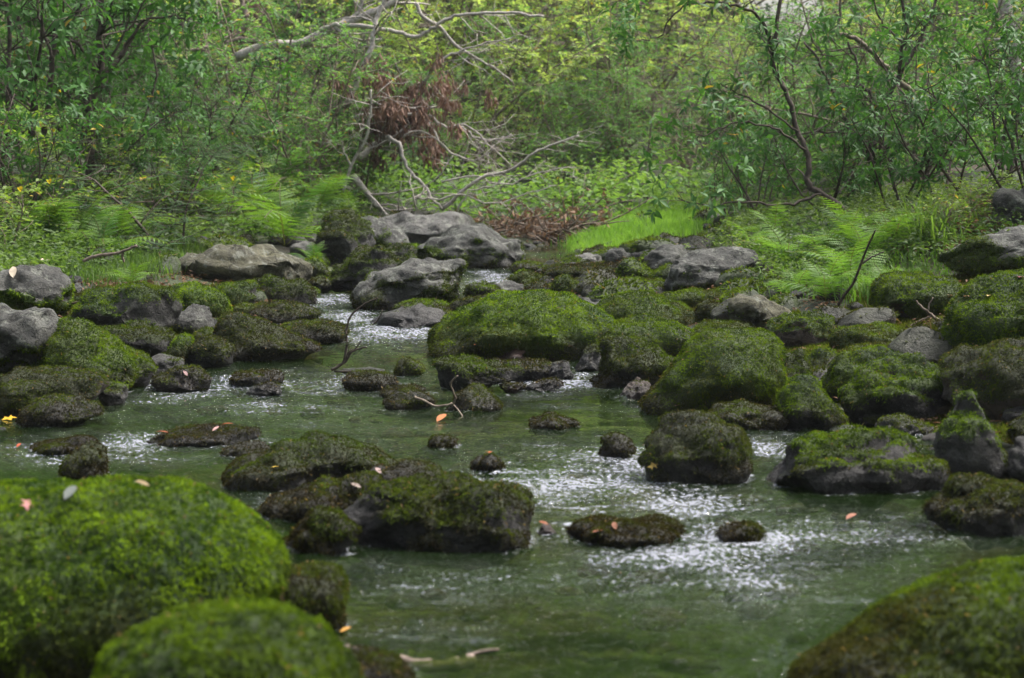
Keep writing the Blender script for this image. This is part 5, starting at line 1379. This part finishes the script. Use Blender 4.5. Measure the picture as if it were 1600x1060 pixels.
# ------------------------------------------------------------------ sticks
def stick(name, cat, label, limbs, Yfix=None, bark=M_BARK_TWIG, base_px=None, sides=6):
    h = hit(*(base_px or limbs[0][0][0])); Y0 = Yfix or h[1]
    base = at(*limbs[0][0][0], Y0); root = empty(name, tuple(base))
    for i, (px, r0, r1, sl) in enumerate(limbs):
        pts = limb_pts(px, Y0, .004, i, sl) - base; k = Y0 / FPX
        mb = MB(); mb.tube(pts, np.linspace(r0 * k, r1 * k, len(pts)), sides)
        link('branch' if i else 'stem', mb.mesh('branch'), bark, root)
    return tag(root, label, cat)
stick('forked_twig', 'twig', 'dark forked twig standing up out of the water left of centre', [([(518,578),(535,568),(542,540),(541,515),(550,492),(565,478),(585,468),(590,466)], 2.6, 1.0, 0), ([(520,577),(540,565),(548,552),(562,545),(574,543)], 2.4, 1.2, 0), ([(540,565),(545,550),(556,545),(565,532)], 1.6, .8, 0), ([(522,580),(560,582),(600,588),(625,592),(636,580)], 1.8, .9, 0), ([(582,508),(592,498),(598,484)], 1.4, .8, 0)], base_px=(520,586), bark=M_BARK_DARK)
stick('bent_stick', 'stick', 'thin bent stick lying over the cone shaped rock', [([(648,620),(665,628),(680,635),(705,632),(712,622),(705,608),(706,596),(716,588)], 2.4, 1.2, -.1), ([(705,630),(715,640),(722,650),(712,662)], 1.6, .8, -.15)], base_px=(660,646), bark=M_BARK_TWIG)
stick('leaning_twig', 'twig', 'slender bare twig leaning out of the right ferns', [([(1294,503),(1315,468),(1335,440),(1348,405),(1362,372),(1368,360)], 2.8, 1.1, -.2), ([(1343,415),(1362,402),(1382,393)], 1.8, .8, 0)], Yfix=9.9, bark=M_BARK_DARK)
stick('bare_stick', 'stick', 'pale bare stick lying on the grass of the left bank', [([(130,408),(150,400),(180,396),(200,390),(214,384)], 3.0, 2.2, 0), ([(192,394),(191,402),(194,410)], 2.2, 1.6, 0), ([(75,490),(100,478),(130,470)], 2.4, 1.6, -.3)], Yfix=10.0, bark=M_WOOD_PALE)
stick('white_twig', 'twig', 'thin pale twig standing against the blocky dark moss rock', [([(926,572),(925,560),(922,550)], 1.6, 1.0, 0), ([(926,572),(927,576),(928,580)], 1.4, 1.2, 0)], Yfix=9.3, bark=M_WOOD_PALE)
stick('mossy_root', 'root', 'crooked twigs poking from the moss draped ledge at right', [([(1475,507),(1455,492),(1440,480),(1432,470)], 3.2, 1.4, 0), ([(1450,490),(1452,475),(1458,465)], 1.6, .8, 0), ([(1455,494),(1430,505),(1420,512)], 1.6, .8, 0)], Yfix=9.0)
stick('surface_root', 'root', 'dark roots creeping over the litter at the upper right bank', [([(1420,330),(1470,322),(1510,318),(1550,312)], 4, 2, .2), ([(1400,345),(1440,332),(1480,340)], 3, 1.6, 0), ([(1500,350),(1525,335),(1560,345)], 4, 2.4, 0)], Yfix=13.0, bark=M_BARK_RED)
stick('far_log', 'log', 'dark rotting log lying behind the brush pile', [([(905,345),(880,335),(862,340),(850,352)], 8, 5, .2), ([(1028,322),(1005,306),(980,304)], 5, 3, 0)], Yfix=20.6, bark=M_BARK_DARK)
# pale driftwood in the lower foreground
def drift():
    base = hit(640, 1035); Y = base[1]
    pts = smooth_line([at(a, b, Y + s) for a, b, s in [(535, 1000, .12), (575, 1008, .06), (620, 1018, 0), (670, 1026, 0), (715, 1024, .02), (738, 1018, .04)]]) - base
    pts[:, 2] = np.minimum(pts[:, 2], .045); mb = MB()
    k = Y / FPX; mb.tube(pts, np.linspace(8, 12, len(pts)) * k * (1 + .2 * np.sin(np.arange(len(pts)) * 1.7)), 9)
    root = empty('driftwood', tuple(base)); root.location.z = float(wz(Y)) - .026; o = link('stem', mb.mesh('stem'), M_WOOD_PALE, root)
    mb = MB(); mb.tube(smooth_line([pts[-5], pts[-5] + [.04, .02, .02], pts[-5] + [.09, .03, .025]]), [.012, .01, .004, .004, .004, .004, .004, .004, .003], 6); link('stub', mb.mesh('stub'), M_WOOD_PALE, root)
    tag(root, 'pale water worn stick of driftwood lying in the shallows at bottom centre', 'driftwood')
drift()

# ------------------------------------------------------------------ fallen leaves, each its own
bpy.context.view_layer.update()
DG = bpy.context.evaluated_depsgraph_get()
def leaf_shape(kind, r):
    if kind == 'maple':
        k = [0, .55, .35, .8, .4, 1.0, .4, .8, .35, .55]
        a = np.linspace(-PI, PI, len(k), endpoint=False)
        V = np.array([[0, 0, 0]] + [[math.cos(t) * q, math.sin(t) * q, .10 * q * math.sin(3 * t + 1)] for t, q in zip(a, k)])
        F = [[0, i + 1, (i + 1) % len(k) + 1] for i in range(len(k))]
    else:
        n = 7; V = []; 
        for i in range(n):
            t = i / (n - 1); w = .36 * math.sin(PI * t) ** .8
            V += [[t * 2 - 1, -w, .12 * math.sin(t * 3) + .1 * w], [t * 2 - 1, 0, .12 * math.sin(t * 3) - .02], [t * 2 - 1, w, .12 * math.sin(t * 3) + .15 * w]]
        V = np.array(V); F = []
        for i in range(n - 1):
            for j in (0, 1): a = i * 3 + j; F += [[a, a + 3, a + 4], [a, a + 4, a + 1]]
    return np.array(V, float), np.array(F)
def fallen_leaf(px, py, size, color, label, kind='oval', name='fallen_leaf', z_water=False):
    r = np.random.default_rng(px * 7 + py)
    d = ray(px, py); d3 = Vector(d).normalized()
    ok, loc, nor, idx, ob, m = S.ray_cast(DG, Vector((0, 0, CAMZ)) + d3 * 2.0, d3)
    loc = np.array(loc) if ok else hit(px, py); nor = np.array([0, 0, 1.0]) if (not ok or nor.z < .2) else unit(np.array(nor) * .5 + [0, -.35, .8])
    V, F = leaf_shape(kind, r); s = size * loc[1] / FPX * .5
    a = r.uniform(0, 6.3); V = V * s; V[:, :2] = V[:, :2] @ np.array([[math.cos(a), -math.sin(a)], [math.sin(a), math.cos(a)]])
    u = unit(np.cross(nor, [0, 1, .01])); v = np.cross(nor, u); V = V[:, :1] * u + V[:, 1:2] * v + V[:, 2:] * nor
    cols = np.array(color)[None] * (1 + .35 * vnoise(V / s * 2.5 + px, 3))[:, None]
    o = link(name, fast_mesh(name, V, [F], cols=cols), M_DEAD, loc=tuple(loc + nor * .008 - d3 * .004 if False else loc + np.array(nor) * .01))
    tag(o, label, 'leaf')
for args in [
    (38, 793, 46, (.36, .16, .15), 'pinkish red fallen leaf on the huge mossy boulder', 'maple'), (110, 776, 46, (.13, .145, .13), 'pale grey curled leaf on top of the huge mossy boulder', 'oval'),
    (222, 761, 26, (.30, .22, .12), 'small tan leaf on the crest of the huge mossy boulder', 'oval'), (14, 656, 34, (.60, .36, .03), 'yellow leaf caught below the stone shelf at left', 'maple'),
    (1022, 732, 28, (.62, .42, .12), 'yellow tan leaf on the left side of the gravelly mound', 'maple'), (690, 657, 34, (.38, .15, .06), 'orange brown leaf drifting in the green pool', 'oval'),
    (592, 740, 22, (.42, .30, .28), 'pale pink leaf on the ragged lump behind the loaf rock', 'oval'), (556, 762, 20, (.36, .28, .24), 'dull pinkish leaf on the wet ledge left of the loaf rock', 'oval'),
    (253, 680, 26, (.22, .06, .03), 'dark rusty leaf at the left end of the glistening ledge', 'oval'), (338, 674, 18, (.40, .24, .22), 'pink leaf on the glistening ledge', 'oval'), (356, 667, 18, (.34, .08, .03), 'red leaf at the top of the glistening ledge', 'oval'),
    (766, 711, 18, (.40, .10, .03), 'orange leaf on the small tuft stone in the rapids', 'maple'), (935, 836, 26, (.28, .10, .06), 'russet leaf on the flat drowned slab', 'oval'), (962, 826, 24, (.30, .14, .09), 'brown pink leaf higher on the flat drowned slab', 'oval'),
    (849, 822, 18, (.30, .10, .05), 'rusty leaf on the tiny stone beside the loaf rock', 'oval'), (744, 542, 14, (.36, .12, .04), 'orange leaf at the foot of the bright moss dome', 'oval'), (890, 545, 14, (.40, .22, .16), 'pinkish leaf on the right foot of the bright moss dome', 'oval'),
    (1484, 465, 14, (.45, .36, .22), 'pale round leaf left of three on the huge lumpy mound', 'oval'), (1510, 467, 16, (.42, .28, .16), 'tan leaf in the middle of three on the huge lumpy mound', 'oval'), (1545, 466, 20, (.50, .40, .14), 'yellowish leaf right of three on the huge lumpy mound', 'oval'),
    (1590, 522, 26, (.45, .24, .05), 'orange yellow leaf hanging on the front of the huge lumpy mound', 'oval'), (1597, 436, 22, (.22, .06, .08), 'maroon leaf on top of the huge lumpy mound', 'maple'), (1483, 511, 12, (.35, .22, .14), 'small tan leaf by the crooked twigs at right', 'oval'),
    (70, 409, 22, (.55, .42, .34), 'pale pinkish leaf in the grass at left', 'oval'), (22, 428, 34, (.50, .42, .32), 'broad pale leaf in the grass at the left edge', 'oval'), (1064, 638, 20, (.30, .16, .13), 'dull red leaf at the foot of the big sloping boulder', 'oval'),
    (290, 586, 14, (.40, .26, .25), 'pink leaf on the wet rounded stone by the spill', 'oval'), (905, 433, 12, (.36, .14, .10), 'reddish leaf on the mossy gravel bar', 'oval'), (1150, 212, 34, (.55, .33, .03), 'yellow orange dead leaf cluster hanging over the far thicket', 'maple'),
    (360, 481, 14, (.42, .14, .04), 'orange leaf between the mossy rocks left of the rapids', 'oval'), (1330, 812, 30, (.26, .12, .08), 'brown leaf just under the surface of the right rapids', 'oval'), (30, 700, 16, (.34, .08, .03), 'red leaf at the left end of the low wet ledge', 'oval'),
    (430, 735, 14, (.5, .34, .05), 'small yellow leaf on the left slope of the peaked rock', 'oval'), (540, 990, 24, (.5, .26, .06), 'orange leaf at the upstream end of the driftwood', 'oval')]:
    fallen_leaf(*args)
# things of one look in one place are told apart by their order across the view
def px_of(o):
    return 800 + FPX * o.location.x / max(o.location.y, .1)
same = {}
for o in bpy.data.objects:
    if o.parent is None and 'label' in o.keys(): same.setdefault(o['label'], []).append(o)
ORD = 'first second third fourth fifth sixth seventh eighth ninth tenth eleventh twelfth thirteenth fourteenth fifteenth sixteenth seventeenth eighteenth nineteenth twentieth'.split()
for lab, os_ in same.items():
    if len(os_) < 2: continue
    os_.sort(key=px_of)
    for i, o in enumerate(os_):
        if len(os_) == 2: w = ('left', 'right')[i] + ' one of two'
        elif i == 0: w = 'leftmost'
        elif i == len(os_) - 1: w = 'rightmost'
        elif i < 20: w = ORD[i] + ' from left'
        else: continue
        o['label'] = f'{lab}, {w}'
print('TRIS', tri_count, 'total mesh tris (unique):', sum(len(m.polygons) for m in bpy.data.meshes), 'objects', len(bpy.data.objects))
